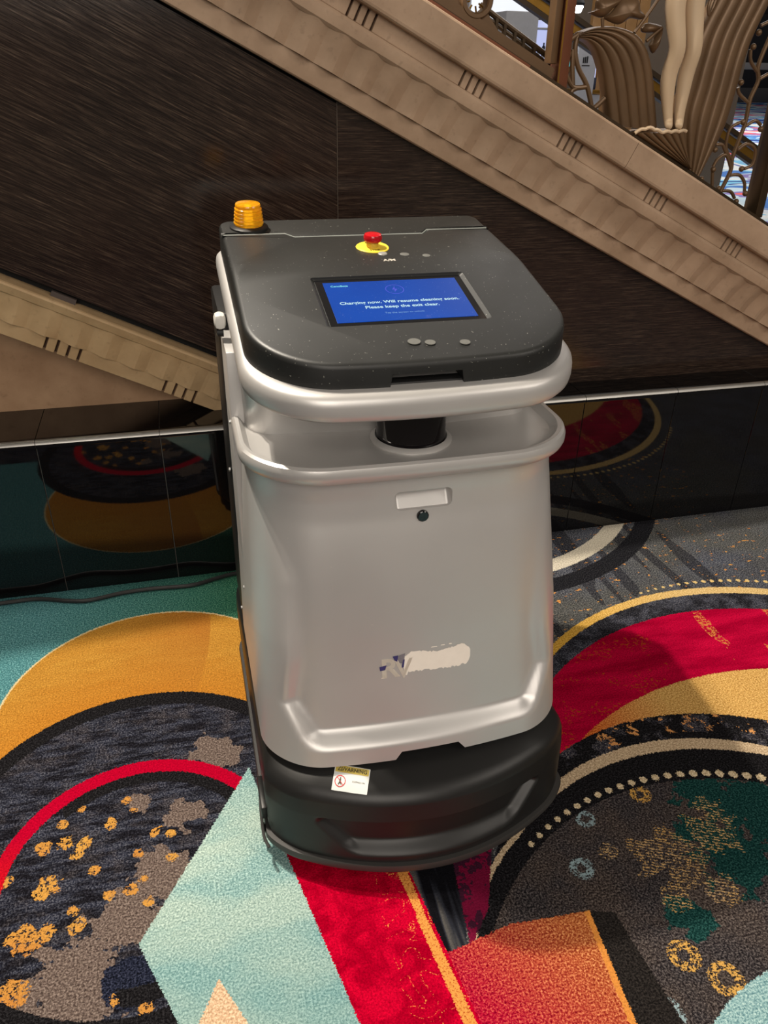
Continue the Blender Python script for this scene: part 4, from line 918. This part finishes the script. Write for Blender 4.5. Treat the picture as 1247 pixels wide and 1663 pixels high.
for x in (3.02, 3.255): wbox(T, 'upright', (x,6.98,0), (x+0.012,7.16,1.62), M_GREYB, 0.002)
for k in range(6): wbox(T, 'shelf_board', (3.03,6.98,0.55+k*0.2), (3.255,7.16,0.562+k*0.2), M_GREYB, 0.002)
pm = [plain('product_%s' % n, c, 0.4) for n, c in (('dark', srgb(40,48,70)), ('blue', srgb(110,140,180)), ('white', srgb(220,222,228)))]
for k in range(3, 5):
    for j in range(5):
        xx = 3.045+j*0.042; hh = RND.uniform(0.06, 0.13); zz = 0.5625+k*0.2
        o = MB().lathe([(0.013,0),(0.014,0.004),(0.014,hh*0.7),(0.006,hh*0.8),(0.006,hh)], (0,0,0), 10).build('product_bottle', pm[(j+k) % 3], None); o.location = (xx+0.006,7.05,zz)
        tag(o, '%s small bottle from the left on the %s lit shelf beside the grey cabinet' % (('first','second','third','fourth','fifth')[j], ('lower','upper')[k-3]), 'bottle', 'bottles on the lit shop shelf')
T = world_thing('wood_panel', (4.1,7.6,0), 'tall tan wooden wall panel behind the bronze leaves', 'panel')
for k in range(5): wbox(T, 'plank', (3.82+k*0.11,7.58,0), (3.925+k*0.11,7.64,2.5), M_TANW, 0.006)
T = world_thing('sign_stand', (3.54,7.0,0), 'white sign stand with a small black logo beside the copper post', 'sign')
wbox(T, 'panel', (3.42,6.98,0.1), (3.60,7.03,1.56), M_GREYB); wbox(T, 'foot', (3.38,6.92,0), (3.64,7.1,0.1), M_NAVY)
for k in range(3): wbox(T, 'logo_stroke', (3.47+k*0.017,6.974,1.318), (3.481+k*0.017,6.981,1.36+0.004*k), M_BLACK, 0.001)
wbox(T, 'logo_line', (3.465,6.974,1.296), (3.535,6.981,1.303), M_BLACK, 0.001)
T = world_thing('perfume_display', (3.67,7.3,0), 'lilac lit display cube behind the left bronze plume', 'display')
wbox(T, 'lit_back', (3.58,7.34,1.12), (3.79,7.36,1.50), M_LILAC, 0.003); wbox(T, 'cabinet', (3.58,7.2,0), (3.79,7.5,1.08), M_GREYB); wbox(T, 'brass_edge', (3.57,7.18,1.085), (3.80,7.5,1.115), M_BRASS, 0.004)
for k in range(4): wbox(T, 'bottle', (3.635+k*0.032,7.24,1.1155), (3.657+k*0.032,7.27,1.21), pm[0], 0.004)
T = world_thing('monitor', (3.33,7.05,0), 'small cyan monitor glowing beside the copper post', 'monitor')
wbox(T, 'casing', (3.275,7.03,1.28), (3.385,7.07,1.36), M_BLACK, 0.004); wbox(T, 'screen', (3.283,7.024,1.290), (3.377,7.031,1.352), M_CYAN, 0.002); wbox(T, 'pole', (3.32,7.04,0), (3.34,7.06,1.28), M_BLACK, 0.002)
T = world_thing('poster_panel', (3.33,7.2,0), 'pink lit poster panel above the cyan monitor', 'poster')
wbox(T, 'lit_face', (3.275,7.195,1.43), (3.39,7.205,1.575), M_PINK, 0.002); wbox(T, 'backing', (3.27,7.206,0), (3.395,7.23,1.58), M_GREYB, 0.003)
T = world_thing('shop_lamp', (3.37,7.0,1.64), 'bright white spot lamp high in the shop beside the copper post', 'lamp')
o = MB().lathe([(0.0005,-0.05),(0.035,-0.045),(0.05,-0.01),(0.05,0.0)], (0,0,0.08), 20).build('lamp_bulb', glow('lamp_white', (0.9,0.95,1.0), 30), T)
MB().lathe([(0.055,0.08),(0.060,0.10),(0.03,0.16),(0.008,0.18),(0.008,1.2)], (0,0,0), 20).build('lamp_housing', M_BLACK, T)
for k in range(5):
    x0 = 21.0+k*2.6
    T = world_thing('gaming_cabinet', (x0+1.15,33.6,0), '%s dark gaming cabinet with a pale trim line far across the hall' % ['leftmost','second','third','fourth','fifth'][k], 'cabinet'); T['group'] = 'gaming cabinets across the hall'
    wbox(T, 'body', (x0,33.2,0), (x0+2.3,34.2,3.2), M_NAVY, 0.05); wbox(T, 'trim_line', (x0+0.05,33.16,1.22), (x0+2.25,33.2,1.48), M_GREYB, 0.02); wbox(T, 'kick_plate', (x0+0.02,33.14,0), (x0+2.28,33.2,0.55), plain('kick_plate', srgb(70,70,76), 0.5), 0.02)
